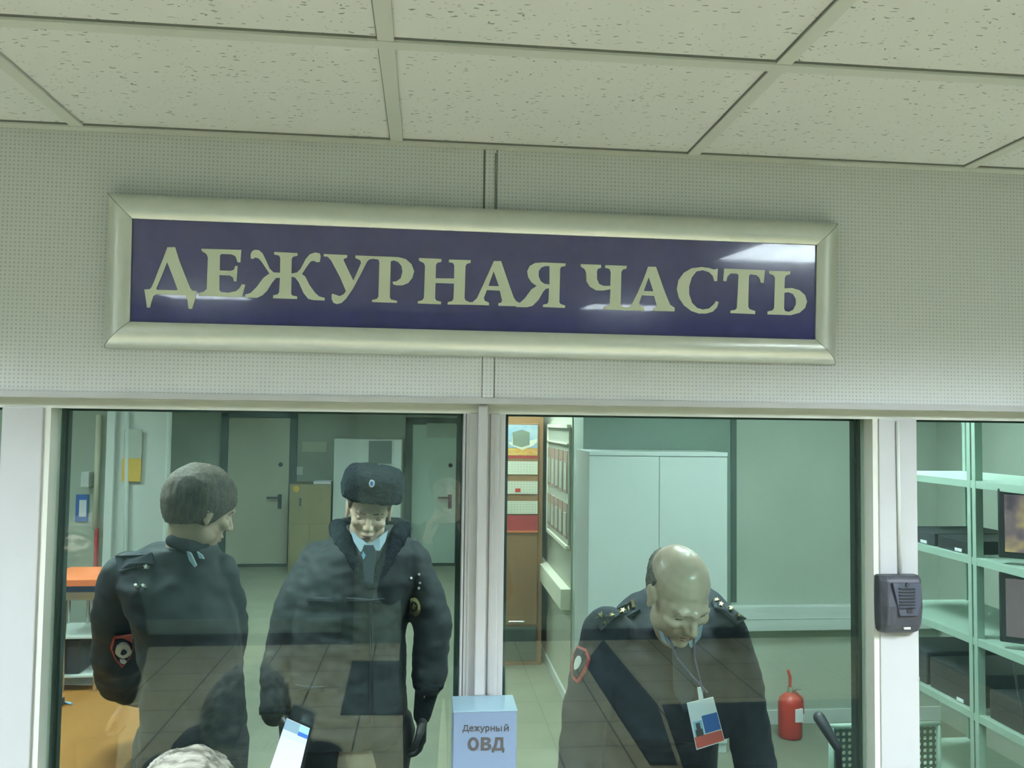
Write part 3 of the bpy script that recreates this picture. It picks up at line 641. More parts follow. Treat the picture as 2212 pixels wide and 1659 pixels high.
# photo board on the corridor flank (plane x = 0.99)
def atx(px, py, x):
    d = ray(px, py); return CAM + d*((x-CAM.x)/d.x)
bx = 0.985
t = thing('photo_board', 'framed board of portrait rows on the passage side wall left of the white cabinet', 'notice board', (bx, 4.5, 1.5))
yb0, yb1 = atx(1245, 1100, bx).y, atx(1187, 1100, bx).y
yb0 = max(yb0, 3.92); yb1 = min(yb1, 5.5)
put(t, MB().box(bx-.015, bx+.003, yb0, yb1, 1.09, 1.90, .004).build('board_panel', M['cream_wall']))
mb = MB()
for z in (1.075, 1.90): mb.box(bx-.028, bx, yb0, yb1, z-.012, z+.012)
mb.box(bx-.028, bx, yb0, yb1, 1.775, 1.785); mb.box(bx-.028, bx, yb1-.02, yb1, 1.07, 1.91)
put(t, mb.build('board_frame', M['cream_paper']))
nn = 5
for r, (z0, z1) in enumerate(((1.44, 1.73), (1.13, 1.37))):
    for i in range(nn):
        ya = yb0+(yb1-yb0)*(i+.12)/nn; yb_ = yb0+(yb1-yb0)*(i+.88)/nn
        pf = MB().box(bx-.020, bx-.013, ya, yb_, z0, z1).build('portrait_pocket', M['pocket']); put(t, pf)
        q = MB().box(bx-.024, bx-.019, ya+.02, yb_-.02, z0+.02, z0+(z1-z0)*.72).build('portrait_sheet', M['cream_wall']); q.parent = pf
# (sub-part keeps the pocket's frame)

# white two-door cabinet
y = 3.10
a = at(1273, 975, y); b = at(1571, 975, y)
t = thing('storage_cabinet', 'wide white two-door metal cabinet behind the bald officer', 'cabinet', ((a.x+b.x)/2, y, 0))
cz = a.z; mid = at(1424, 1100, y).x
put(t, MB().box(a.x, b.x, y+.012, BY-.02, 0.0, cz-.0, .004).build('cabinet_body', M['cab_white']))
hx0 = at(1272, 984, y).z
put(t, MB().box(a.x, mid-.0015, y, y+.012, .06, hx0-.003, .002).build('cabinet_door', M['cab_white']), MB().box(mid+.0015, b.x, y, y+.012, .06, hx0-.003, .002).build('cabinet_door', M['cab_white']), MB().box(a.x-.002, b.x+.002, y-.004, y+.03, hx0, cz+.001, .003).build('cabinet_top_rail', M['cab_white']))
put(t, MB().box(mid+.03, mid+.045, y-.03, y, .95, 1.08, .003).build('cabinet_handle', M['chrome']))

# ================================================================== desk and clutter at left
DZ = 0.75
t = thing('desk', 'oak-coloured desk along the left side behind the glass', 'desk', (-1.7, 1.1, 0))
put(t, MB().box(-2.35, -0.99, 0.35, 2.56, DZ-.03, DZ, .003).build('desk_top', M['wood']), MB().box(-2.3, -1.05, 2.50, 2.52, 0, DZ-.03).build('side_panel', M['wood']), MB().box(-2.3, -1.05, .4, .42, 0, DZ-.03).build('side_panel', M['wood']), MB().box(-2.32, -2.3, .42, 2.50, .2, DZ-.03).build('modesty_panel', M['wood']))
p = atz(160, 1463, DZ)
tag(MB().prism([atz(116, 1479, DZ)+Vector((0, 0, 0)), atz(200, 1481, DZ)+Vector((0, 0, 0)), atz(214, 1462, DZ)+Vector((0, 0, 0)), atz(158, 1461, DZ)+Vector((0, 0, 0))], (0, 0, .002)).build('paper_sheet', M['paper']), 'white sheet of paper lying on the oak desk in front of the tray rack', 'paper')
a = atz(112, 1513, DZ); b = atz(155, 1523, DZ)
tag(MB().tube(a+Vector((0, 0, .005)), b+Vector((0, 0, .005)), .0045).build('pen', M['blue_light']), 'light blue pen lying on the oak desk', 'pen')
k = atz(112, 1530, DZ); tag(MB().box(k.x-.06, k.x+.03, k.y-.05, k.y+.05, DZ, DZ+.03, .006).build('stapler', M['dark_plastic']), 'dark desk gadget on the oak desk beside the light blue pen', 'desk gadget')
# tray rack with folders
y = 2.08
xa = at(88, 1400, y).x
rk = thing('document_rack', 'grey wire document rack on the oak desk holding folders', 'rack', at(165, 1455, y))
a = at(112, 1450, y); b = at(215, 1450, y); zt = at(140, 1297, y).z
for x in (xa+.008, at(137, 1400, y).x, b.x-.02):
    for yy in (y+.004, y+.25): put(rk, MB().tube((x, yy, DZ), (x, yy, zt), .008).build('rack_post', M['chrome']))
xa = at(88, 1400, y).x
for z in (DZ+.06, (DZ+zt)/2+.03, zt): put(rk, MB().box(xa, b.x, y-.0, y+.26, z, z+.008).build('rack_tray', M['cab_white']))
tag(MB().box(xa, b.x-.09, y+.02, y+.24, DZ+.07, (DZ+zt)/2+.02, .006).build('printer_unit', M['dark_plastic']), 'dark boxy unit inside the wire document rack', 'office device')
# folders on top
z = zt+.0085
tag(MB().box(xa, b.x-.02, y-.01, y+.25, z, z+.03, .002).build('white_folder', M['paper']), 'white folder lowest of the stack on the document rack', 'folder', 'folders on the rack')
tag(MB().box(xa, b.x+.0, y-.03, y+.26, z+.031, z+.058, .002).build('blue_folder', M['blue']), 'dark blue folder in the middle of the stack on the document rack', 'folder', 'folders on the rack')
tag(MB().box(xa, b.x+.03, y-.05, y+.27, z+.059, z+.088, .003).build('orange_folder', M['orange']), 'orange folder on top of the stack on the document rack', 'folder', 'folders on the rack')
tag(MB().box(b.x-.06, b.x+.03, 2.40, 2.48, DZ, DZ+.30, .006).build('binder', M['cab_white']), 'pale upright binder on the oak desk behind the document rack', 'binder')

# ================================================================== right side: rack with monitors
SX0, SX1, SY0, SY1 = 2.0, 2.42, 0.32, 1.82
t = thing('steel_shelving', 'green-grey steel shelving with monitors at the right side', 'shelving', ((SX0+SX1)/2, 1.0, 0))
zs = [at(2100, 1046, 0).z]; 
def zrack(py): return atx(2100, py, SX0).z
ysp = atx(2103, 1300, SX0).y; print('upright', ysp)
zsh = [zrack(1046), zrack(1211), zrack(1383), zrack(1545), zrack(1545)-.33]
for y in (SY0, ysp-.024, ysp+.004, SY1-.02):
    put(t, MB().box(SX0-.004, SX0+.026, y, y+.020, 0, 2.15, .002).build('upright', M['steel_green']), MB().box(SX1-.026, SX1, y, y+.020, 0, 2.15, .002).build('upright', M['steel_green']))
for z in zsh: put(t, MB().box(SX0-.002, SX1, SY0, SY1, z-.014, z+.014, .002).build('shelf', M['steel_green']))
zb = zsh[-1]
scr = mat('monitor_picture', (0.02, 0.02, 0.02), 0.2)
ns = N(scr, 'ShaderNodeTexNoise'); ns.inputs['Scale'].default_value = 14; cr = N(scr, 'ShaderNodeValToRGB'); e = cr.color_ramp.elements
tcn = N(scr, 'ShaderNodeTexCoord'); L(scr, tcn.outputs['Object'], ns.inputs['Vector'])
e[0].position = .35; e[0].color = (.10, .07, .10, 1); e[1].position = .72; e[1].color = (.75, .55, .20, 1); q = e.new(.52); q.color = (.28, .20, .22, 1)
L(scr, ns.outputs['Fac'], cr.inputs[0]); L(scr, cr.outputs[0], bsdf(scr).inputs['Emission Color']); bsdf(scr).inputs['Emission Strength'].default_value = 0.22
scr2 = mat('monitor_desktop', (0.02, 0.02, 0.02), 0.2, emit=(.20, .16, .17), estr=.22)
def monitor(px, py, zbase, sm, label):
    # left edge of the casing seen at px; stands on the shelf, turned toward the window
    o = thing('monitor', label, 'monitor', (SX0+.16, ysp-.30, zbase), 'monitors on the steel shelving')
    Wd, Hh = .44, .24
    parts = [MB().box(-Wd/2, Wd/2, -.015, .02, .022, .022+Hh, .006).build('casing', M['black']), MB().box(-Wd/2+.02, Wd/2-.02, -.0165, -.0145, .044, .002+Hh, .0).build('screen', sm),
             MB().box(-.03, .03, -.0, .03, .008, .1).build('neck', M['black']), MB().box(-.12, .12, -.08, .09, 0, .012, .004).build('stand', M['black'])]
    for q in parts: q.parent = o
    o.rotation_euler = (0, 0, math.radians(-38))
    return o
m1 = monitor(2155, 1100, zsh[1]+.0142, scr, 'black monitor showing a coloured picture on the second shelf')
m2 = monitor(2155, 1300, zsh[2]+.0142, scr2, 'black monitor showing a dull brown screen on the third shelf')
for mm in (m1, m2): mm.location.x = SX0+.175; mm.location.y = ysp-.27
def gear(y0, y1, z, h, m, label, name='recorder_unit', lab=True):
    o = thing(name, label, 'electronic device', (SX0+.2, (y0+y1)/2, z), 'devices on the steel shelving')
    put(o, MB().box(SX0+.02, SX1-.05, y0, y1, z, z+h, .006).build('device_casing', m))
    if lab: put(o, MB().box(SX0+.017, SX0+.021, y0+.05, y0+.09, z+.003, z+.015).build('device_label', M['paper']))
    return o
z = zsh[1]+.0142
gear(ysp+.04, ysp+.24, z, .05, M['black'], 'black recorder on the second shelf, right one of the pair')
gear(ysp+.26, ysp+.5, z, .05, M['dark_plastic'], 'charcoal recorder on the second shelf, left one of the pair')
z = zsh[3]+.0142
gear(ysp+.04, ysp+.30, z, .12, M['black'], 'thick black unit on the lowest visible shelf, left of the middle uprights')
gear(ysp+.32, ysp+.55, z, .13, M['dark_plastic'], 'thick charcoal unit at the far end of the lowest visible shelf')
gear(ysp-.35, ysp-.05, z, .10, M['black'], 'black unit on the lowest visible shelf, right of the middle uprights', lab=False)
# cable
tag(MB().chain([((SX0-.012, ysp-.22, zsh[2]-.02), .004), ((SX0-.016, ysp-.24, zsh[2]-.10), .004), ((SX0-.018, ysp-.27, zsh[3]+.10), .004), ((SX0-.012, ysp-.28, zsh[3]-.03), .004)]).build('cable', M['black'], smooth=True), 'black cable hanging from the third shelf beside the lower monitor', 'cable')
tag(MB().box(SX0+.02, SX0+.09, ysp-.47, ysp-.41, zsh[3]+.0142, zsh[3]+.05, .004).build('orange_box', M['orange']), 'small orange box on the lowest visible shelf at the right edge', 'box')

# fire extinguisher
p = at(1707, 1610, 3.33)
e = thing('fire_extinguisher', 'red fire extinguisher standing by the wall right of the bald officer', 'fire extinguisher', (p.x, 3.33, 0))
zz = 0.0; r = .072; H = at(1707, 1497, 3.33).z
mb = MB(); mb.loft([((0, 0, .0), r*.9, r*.9), ((0, 0, .012), r, r), ((0, 0, H-.06), r, r), ((0, 0, H-.025), r*.85, r*.85), ((0, 0, H-.003), r*.45, r*.45), ((0, 0, H+.005), r*.3, r*.3)], p=2)
o = mb.build('cylinder_body', M['red'], smooth=True); o.parent = e
o = MB().tube((0, 0, H), (0, 0, H+.04), .016).tube((0, -.02, H+.025), (.06, -.02, H+.03), .006).build('valve', M['chrome']); o.parent = e
o = MB().box(-.008, .008, -.01, .01, H+.03, H+.11, .004).tube((0, 0, H+.1), (-.012, 0, H+.14), .01).build('lever', M['red']); o.parent = e
o = MB().box(.0, .05, -r-.003, -r+.02, H*.42, H*.72, .002).build('data_label', M['paper']); o.parent = e
o = MB().chain([((.02, 0, H+.02), .007), ((.075, -.01, H-.03), .007), ((.08, -.01, H*.55), .007)]).build('hose', M['red_print'], smooth=True); o.parent = e

# perforated chair
cyy = 1.33; a = at(1793, 1566, cyy); b = at(2033, 1560, cyy); cz = a.z
ch = thing('perforated_chair', 'green steel chair with perforated back and black armrest in front of the shelving', 'chair', ((a.x+b.x)/2, cyy, 0))
pm = bpy.data.materials.new('perforated_sheet'); pm.use_nodes = True; bs = pm.node_tree.nodes['Principled BSDF']; bs.inputs['Base Color'].default_value = (0.09, 0.15, 0.12, 1); bs.inputs['Roughness'].default_value = .4; bs.inputs['Metallic'].default_value = .3
tcc = N(pm, 'ShaderNodeTexCoord'); se = N(pm, 'ShaderNodeSeparateXYZ'); L(pm, tcc.outputs['Object'], se.inputs[0]); k = 2*math.pi/.023
h = math_node(pm, 'GREATER_THAN', math_node(pm, 'MULTIPLY', math_node(pm, 'SINE', math_node(pm, 'MULTIPLY', se.outputs[0], k/2)), math_node(pm, 'SINE', math_node(pm, 'MULTIPLY', se.outputs[2], k/2))), 0.0)
h2 = math_node(pm, 'GREATER_THAN', math_node(pm, 'ABSOLUTE', math_node(pm, 'MULTIPLY', math_node(pm, 'SINE', math_node(pm, 'MULTIPLY', se.outputs[0], k/2)), math_node(pm, 'SINE', math_node(pm, 'MULTIPLY', se.outputs[2], k/2)))), 0.55)
tb = N(pm, 'ShaderNodeBsdfTransparent'); ms = N(pm, 'ShaderNodeMixShader'); L(pm, h2, ms.inputs[0]); L(pm, bs.outputs[0], ms.inputs[1]); L(pm, tb.outputs[0], ms.inputs[2]); L(pm, ms.outputs[0], pm.node_tree.nodes['Material Output'].inputs[0])
xm = (a.x+b.x)/2
put(ch, MB().box(a.x+.012, b.x-.012, cyy+.006, cyy+.008, .47, cz-.012).build('backrest', pm), MB().box(a.x+.01, b.x-.01, cyy-.45, cyy-.01, .44, .45).build('seat', M['perf']))
mb = MB().tube((a.x, cyy+.007, cz-.008), (b.x, cyy+.007, cz-.008), .010).tube((a.x+.008, cyy+.007, .44), (a.x+.008, cyy+.007, cz-.01), .010).tube((b.x-.008, cyy+.007, .44), (b.x-.008, cyy+.007, cz-.01), .010)
put(ch, mb.build('back_frame', M['steel_green'], smooth=True))
for x in (a.x+.02, b.x-.02):
    for yq in (cyy-.42, cyy-.02): put(ch, MB().tube((x, yq, 0), (x, yq, .445), .012).build('leg', M['chrome']))
q = at(1778, 1545, cyy-.05)
put(ch, MB().caps((q.x, cyy-.02, q.z-.02), (q.x+.03, cyy-.10, q.z-.10), .022, .016).caps((q.x+.03, cyy-.1, q.z-.1), (q.x+.05, cyy-.1, .46), .012).build('armrest', M['black'], smooth=True))

# ================================================================== lobby-side items
# intercom on right post
iy = -0.004
a = at(1904, 1245, iy-.03); b = at(1998, 1370, iy-.03)
it = thing('intercom_box', 'charcoal intercom box with speaker slots on the right white post', 'intercom', ((a.x+b.x)/2, iy, b.z))
mb = MB(); w_ = (b.x-a.x)/2; xc = (a.x+b.x)/2
za, zb_ = a.z, b.z
def sec(z, s, d0, d1): return [(xc-w_*s, iy+.001, z), (xc-w_*s, iy-d0, z), (xc-w_*s*.78, iy-d1, z), (xc+w_*s*.78, iy-d1, z), (xc+w_*s, iy-d0, z), (xc+w_*s, iy+.001, z)]
secs = [(za, .93, .016, .026), (za-.008, .98, .02, .034), (za-.06, 1.0, .022, .040), (zb_+.02, .98, .02, .034), (zb_+.006, .94, .016, .026), (zb_, .86, .008, .014)]
VV = [[mb.bm.verts.new(p) for p in sec(*s_)] for s_ in secs]
for j in range(len(VV)-1):
    for i in range(5): mb.bm.faces.new((VV[j][i], VV[j][i+1], VV[j+1][i+1], VV[j+1][i]))
    mb.bm.faces.new((VV[j][5], VV[j][0], VV[j+1][0], VV[j+1][5]))
mb.bm.faces.new(VV[0][::-1]); mb.bm.faces.new(VV[-1])
o = mb.build('intercom_casing', M['dark_plastic']); put(it, o); md = o.modifiers.new('b', 'BEVEL'); md.width = .003; md.segments = 2
mb = MB(); H_ = za-zb_
pl = [(xc-w_*.62, za-.012), (xc+w_*.68, za-.012), (xc+w_*.66, za-.05), (xc+w_*.50, za-.078), (xc-w_*.30, za-.078)]
mb.prism([(x, iy-.038, z) for x, z in pl], (0, -.005, 0)); put(it, mb.build('speaker_plate', mat('slate_plastic', (.045, .052, .068), .5)))
mb = MB()
for i in range(7): mb.box(xc-w_*.36, xc+w_*.38, iy-.0455, iy-.042, za-.022-.0065*i-.0022, za-.022-.0065*i, 0)
put(it, mb.build('speaker_slot', M['black']))
put(it, MB().tube((xc+w_*.02, iy-.0425, za-.014), (xc+w_*.02, iy-.046, za-.014), .004, n=14).build('microphone_hole', M['black']), MB().box(xc+w_*.0, xc+w_*.24, iy-.0455, iy-.040, za-.072, za-.061, .001).build('call_button', M['black']),
    MB().box(xc-w_*.05, xc+w_*.25, iy-.037, iy-.033, zb_+.012, zb_+.016, .0).build('indicator', M['silver']))
x = at(1940, 1000, -.008).x
tag(MB().tube((at(1939, 900, -.008).x, -.0075, ZG-.004), (at(1945, 1243, -.008).x, -.0075, za-.001), .0035, n=10).build('intercom_cable', M['grid'], smooth=True), 'thin grey cable running down the right white post to the intercom', 'cable')

# small lightbox
yb = -.105
a = at(980, 1537, yb); b = at(1117, 1532, yb); zt = (a.z+b.z)/2; zb2 = zt-.24
x0_, x1_ = a.x, b.x
lb = thing('desk_name_box', 'small blue box sign with two lines of lettering fixed low on the central mullion', 'sign', ((x0_+x1_)/2, yb, zb2))
put(lb, MB().box(x0_, x1_, yb, -.0215, zb2, zt-.002, .002).build('box_body', M['lightbox']), MB().box(x0_-.001, x1_+.001, yb-.001, -.0205, zt-.003, zt, .001).build('box_lid', M['lightbox_top']))
def facing(px, py, y): return Matrix.Translation(at(px, py, y)) @ Matrix.Rotation(math.pi/2, 4, 'X')
STK = [  # strokes of the upper line, in a close-up frame
 (528, 893, 592, 893), (583, 893, 583, 985), (536, 893, 522, 960), (522, 960, 512, 985), (496, 985, 604, 985), (500, 985, 500, 1022), (600, 985, 600, 1022),
 (624, 950, 682, 950), (682, 950, 678, 925), (678, 925, 653, 914), (653, 914, 628, 930), (628, 930, 622, 955), (622, 955, 634, 984), (634, 984, 656, 992), (656, 992, 680, 984),
 (752, 912, 752, 990), (752, 950, 712, 912), (752, 950, 708, 990), (752, 950, 792, 912), (752, 950, 798, 990),
 (818, 912, 850, 982), (884, 912, 850, 990), (850, 990, 836, 1018), (836, 1018, 822, 1020),
 (914, 912, 914, 1024), (914, 920, 945, 912), (945, 912, 968, 932), (968, 932, 968, 968), (968, 968, 945, 990), (945, 990, 914, 984),
 (1008, 912, 1008, 990), (1066, 912, 1066, 990), (1008, 950, 1066, 950),
 (1104, 912, 1104, 990), (1104, 948, 1142, 948), (1142, 948, 1158, 968), (1158, 968, 1142, 988), (1142, 988, 1104, 988), (1192, 912, 1192, 990),
 (1250, 912, 1250, 990), (1316, 912, 1316, 990), (1250, 984, 1316, 918), (1266, 876, 1283, 888), (1283, 888, 1302, 876)]
mb = MB()
for x0, y0, x1, y1 in STK:
    A_, B_ = Vector((x0, y0)), Vector((x1, y1)); d_ = (B_-A_).normalized(); n_ = Vector((-d_.y, d_.x))*9.5; A_ = A_-d_*6; B_ = B_+d_*6
    mb.prism([at(940+q.x/8.3375, 1460+q.y/8.3375, yb-.0004) for q in (A_+n_, B_+n_, B_-n_, A_-n_)], (0, -.0004, 0))
put(lb, mb.build('lettering', M['ink']))
def ring_pts(cx, cy, rx, ry, n=36): return [(cx+rx*math.cos(2*math.pi*i/n), cy+ry*math.sin(2*math.pi*i/n)) for i in range(n)]
OVD = [[ring_pts(688, 1225, 101, 120), ring_pts(688, 1225, 47, 72)],
 [[(828,1105),(940,1105),(985,1120),(1002,1155),(990,1195),(965,1215),(1000,1235),(1015,1275),(995,1320),(945,1340),(820,1340)],[(880,1150),(925,1150),(945,1165),(940,1190),(920,1200),(880,1200)],[(880,1245),(930,1245),(955,1265),(950,1290),(925,1300),(878,1300)]],
 [[(1085,1105),(1228,1105),(1228,1298),(1248,1298),(1243,1378),(1203,1378),(1205,1342),(1062,1342),(1058,1378),(1020,1378),(1025,1298),(1045,1298),(1075,1200)],[(1132,1150),(1178,1150),(1176,1298),(1096,1298),(1122,1220)]]]
for polys in OVD:
    cu_ = bpy.data.curves.new('tmp', 'CURVE'); cu_.dimensions = '2D'; cu_.fill_mode = 'BOTH'; cu_.extrude = 0.0004
    for pl in polys:
        spn = cu_.splines.new('POLY'); spn.points.add(len(pl)-1); spn.use_cyclic_u = True
        for i, (a, b) in enumerate(pl):
            q = at(940+a/8.3375, 1460+b/8.3375, yb); spn.points[i].co = (q.x, q.z, 0, 1)
    to = bpy.data.objects.new('tmp', cu_); C.objects.link(to)
    tm = bpy.data.meshes.new_from_object(to.evaluated_get(bpy.context.evaluated_depsgraph_get())); bpy.data.objects.remove(to)
    for v in tm.vertices: v.co = Vector((v.co.x, yb-.0005-v.co.z, v.co.y))
    tm.materials.clear(); tm.materials.append(M['ink']); to = bpy.data.objects.new('lettering', tm); C.objects.link(to); rel(to, lb)
# stand below the box so that it rests on the ledge
put(lb, MB().box(x0_+.03, x1_-.03, -.09, -.03, ZB-.005, zb2).build('box_foot', M['lightbox']))

# mat on the lobby floor, and two dark sheets added to darken the reflection
def mirrored(px, py): p = atz(px, py, 0); return Vector((p.x, .068-p.y, .0))
def mat_on_floor(pts, nm, label): tag(MB().prism([mirrored(*q) for q in pts], (0, 0, .012)).build(nm, M['dark_mat']), label, 'mat')
M['dark_mat'] = noisy(mat('dark_rubber_mat', (.03, .04, .045), .8), (.04, .05, .055), 20)
mat_on_floor([(761, 1430), (895, 1430), (905, 1545), (735, 1545)], 'door_mat', 'small dark mat on the lobby floor mirrored in the left pane')
mat_on_floor([(1264, 1436), (1302, 1385), (1420, 1525), (1462, 1653), (1404, 1653)], 'added_dark_strip', 'narrow dark runner on the lobby floor mirrored in the right pane')
mat_on_floor([(1430, 1525), (1860, 1512), (1880, 1659), (1475, 1659)], 'added_dark_sheet', 'wide dark mat on the lobby floor mirrored in the right pane')
struct(MB().box(LX0, -.7, LY0, LY0+.02, .10, .22).box(.6, LX1, LY0, LY0+.02, .10, .22).build('trim_23', M['dim_panel']))
struct(MB().box(LX0, -.7, LY0, LY0+.03, 0, .10).box(.6, LX1, LY0, LY0+.03, 0, .10).build('baseboard_lobby', M['dark_plastic']))
# lobby back door
f = struct(MB().box(-.7, -.6, LY0, LY0+.05, 0, 2.1).box(.5, .6, LY0, LY0+.05, 0, 2.1).box(-.7, .6, LY0, LY0+.05, 2.1, 2.2).build('door_3', M['dark_frame']))
MB().box(-.6, .5, LY0, LY0+.03, 0.005, 2.1).build('door_leaf', M['dim_panel'], f)

#PEOPLE
from mathutils.bvhtree import BVHTree
def tree_of(objs):
    vs, fs = [], []
    for o in objs:
        k0 = len(vs); mw = Matrix.Identity(4); vs += [mw @ v.co for v in o.data.vertices]; fs += [[k0+i for i in p.vertices] for p in o.data.polygons]
    return BVHTree.FromPolygons(vs, fs)
def hit(tree, px, py):
    loc, nrm, i, d = tree.ray_cast(CAM+ray(px, py)*0.0, ray(px, py))
    if loc is None: return None, None
    if nrm.dot(ray(px, py)) > 0: nrm = -nrm
    return loc, nrm
def patch(tree, pts, m, name, parent, off=0.003, th=0.003, sub=None):
    """flat piece of cloth or metal laid on a surface; pts are its outline"""
    P = []
    for q in pts:
        l, n = hit(tree, *q)
        if l is None: continue
        P.append((l, n))
    if len(P) < 3: print('patch miss', name); return None
    nm = sum((n for l, n in P), Vector()).normalized()
    mb = MB(); k = len(P); cx_ = sum(q[0] for q in pts)/len(pts); cy_ = sum(q[1] for q in pts)/len(pts)
    l, n = hit(tree, cx_, cy_); cen = l if l else sum((l for l, n in P), Vector())/k; cn = n if l else nm
    base = [mb.bm.verts.new(l-nm*0.001) for l, n in P]; prev = [mb.bm.verts.new(l+n*(off+th)) for l, n in P]
    for i in range(k): mb.bm.faces.new((base[i], base[(i+1) % k], prev[(i+1) % k], prev[i]))
    if k == len(pts):                     # follow the curvature of what it lies on
        for t in (.75, .5, .25):
            row = []
            for (l0, n0), q in zip(P, pts):
                l, n = hit(tree, cx_+(q[0]-cx_)*t, cy_+(q[1]-cy_)*t)
                if l is None: l, n = cen.lerp(l0, t), n0
                row.append(mb.bm.verts.new(l+n*(off+th)))
            for i in range(k): mb.bm.faces.new((prev[i], prev[(i+1) % k], row[(i+1) % k], row[i]))
            prev = row
    c = mb.bm.verts.new(cen+cn*(off+th))
    for i in range(k): mb.bm.faces.new((prev[i], prev[(i+1) % k], c))
    mb.bm.faces.new(base[::-1])
    o = mb.build(name, m); rel(o, parent); return o
def ellipse(cx, cy, a, b, ang=0, n=18):
    ca, sa = math.cos(math.radians(ang)), math.sin(math.radians(ang))
    return [(cx+a*math.cos(2*math.pi*i/n)*ca-b*math.sin(2*math.pi*i/n)*sa, cy+a*math.cos(2*math.pi*i/n)*sa+b*math.sin(2*math.pi*i/n)*ca) for i in range(n)]
def star_pts(cx, cy, r, rot=0):
    return [(cx+(r if i % 2 == 0 else r*.42)*math.sin(math.radians(36*i+rot)), cy-(r if i % 2 == 0 else r*.42)*math.cos(math.radians(36*i+rot))) for i in range(10)]

def headm(loc, yaw, pitch, roll, sc=1.0):
    """face looks along local +Y; yaw about Z, pitch<0 looks down"""
    return Matrix.Translation(loc) @ Matrix.Rotation(math.radians(yaw), 4, 'Z') @ Matrix.Rotation(math.radians(pitch), 4, 'X') @ Matrix.Rotation(math.radians(roll), 4, 'Y') @ Matrix.Scale(sc, 4)
def add_head(mb, H, neck_to, full=1.0, nr=1.0):
    R = H.to_3x3()
    def e(c, r): mb.ell(H @ Vector(c), r, R, 20)
    def cp(a, b, ra, rb, **k): mb.caps(H @ Vector(a), H @ Vector(b), ra, rb, **k)
    e((0, -.018, .038), (.076, .098, .084)); e((0, .018, .0), (.068, .080, .078)); e((0, .026, -.045), (.058*full, .066, .068)); e((0, .036, -.078), (.044*full, .052, .036))
    e((0, .076, -.100), (.022, .018, .016)); e((.045*full, .020, -.065), (.020, .034, .03)); e((-.045*full, .020, -.065), (.020, .034, .03))
    cp((-.034, .082, .026), (.034, .082, .026), .011, .011); e((0, .090, .022), (.014, .012, .014))
    cp((0, .092, .012), (0, .112, -.026), .0075, .0115); e((.0115, .101, -.030), (.0085, .011, .0075)); e((-.0115, .101, -.030), (.0085, .011, .0075))
    e((.040, .062, -.020), (.024, .026, .020)); e((-.040, .062, -.020), (.024, .026, .020))
    e((0, .088, -.058), (.025, .014, .008)); e((0, .086, -.071), (.021, .014, .008))
    for s in (-1, 1):
        e((s*.078, -.004, -.002), (.007, .018, .032)); e((s*.083, -.014, .010), (.005, .016, .022)); e((s*.080, .0, -.028), (.006, .009, .011))
    mb.caps(H @ Vector((0, -.012, -.05)), Vector(neck_to), .056*nr, .062*nr)
def face_deform(H):
    Hi = H.inverted(); R = H.to_3x3()
    def f(co, n):
        p = Hi @ co
        if p.y > .03 and abs(p.x) < .09 and -.13 < p.z < .1:
            for s in (-1, 1):
                d2 = ((p.x-s*.031)/.016)**2+((p.z-.004)/.011)**2
                p = p-Vector((0, .015*math.exp(-d2), 0))
            d2 = (p.x/.026)**2+((p.z+.0645)/.0028)**2; p = p-Vector((0, .005*math.exp(-d2), 0))
            for s in (-1, 1):
                d2 = ((p.x-s*.028)/.008)**2+((p.z+.040)/.016)**2; p = p-Vector((0, .003*math.exp(-d2), 0))
        return H @ p
    return f
def add_face_bits(H, root, body, closed=True, skin=None, brow=None):
    R = H.to_3x3(); out = []
    for s in (-1, 1):
        mb = MB(); mb.ell(H @ Vector((s*.031, .066, .003)), (.0125,)*3, R, 16); o = mb.build('eyeball', M['eye'], smooth=True); rel(o, body)
        mb = MB(); mb.ell(H @ Vector((s*.031, .0672, .0055 if not closed else .003)), (.0145, .0130, .0095 if closed else .008), R, 16); o = mb.build('eyelid', skin or M['skin'], smooth=True); rel(o, body)
        mb = MB(); mb.caps(H @ Vector((s*.020, .0805, -.003)), H @ Vector((s*.042, .0755, -.0035)), .0016, .0013, n=8); o = mb.build('eyelash_line', M['brow'], smooth=True); rel(o, body)
        mb = MB(); mb.chain([(H @ Vector((s*.013, .0940, .0245)), .0020), (H @ Vector((s*.030, .0908, .0270)), .0028), (H @ Vector((s*.049, .0755, .0225)), .0016)], n=8); o = mb.build('eyebrow', brow or M['brow'], smooth=True); rel(o, body)
    mb = MB(); mb.ell(H @ Vector((0, .0935, -.0585)), (.023, .0075, .0042), R, 16).ell(H @ Vector((0, .0915, -.0705)), (.019, .0075, .0052), R, 16); o = mb.build('lips', M['lip'], smooth=True); rel(o, body)
def hair_cap(H, m, name, parent, front=.055, low=-.03, amp=.003, thick=.010, sc=28, top=None, bald=False):
    """shell of hair over the skull, ending at a hairline"""
    mb = MB(); v = bmesh.ops.create_uvsphere(mb.bm, u_segments=112, v_segments=80, radius=1)['verts']
    R = H.to_3x3()
    for q in v:
        d = q.co.normalized(); p = Vector((d.x*.078, -.018+d.y*.100, .036+d.z*(.087 if d.z > 0 else .112)))
        line = low + (min(0, p.y+.02)*.5 if p.y < .0 else (p.y/.085)**1.2*(front-low))
        if bald: inside = (p.z-low > 0) and (p.z < .050) and p.y < -.01
        else: inside = p.z > line
        kx = min(1, max(0, (p.z-line)/.012)) if not bald else (1 if inside else 0)
        u_ = math.atan2(d.z, d.y)*math.hypot(d.z, d.y); nse = noise.noise(Vector((d.x*3, d.y*3, d.z*3)))*.004+(noise.noise(Vector((d.x*3+noise.noise(d*5)*1.2, u_*sc*.7, 0)))+.6*noise.noise(Vector((d.x*5, u_*sc*1.6, 4))))*amp
        g = (thick+nse)*kx-.012*(1-kx)
        q.co = H @ (p+d*g)
    o = mb.build(name, m, smooth=True); return rel(o, parent)
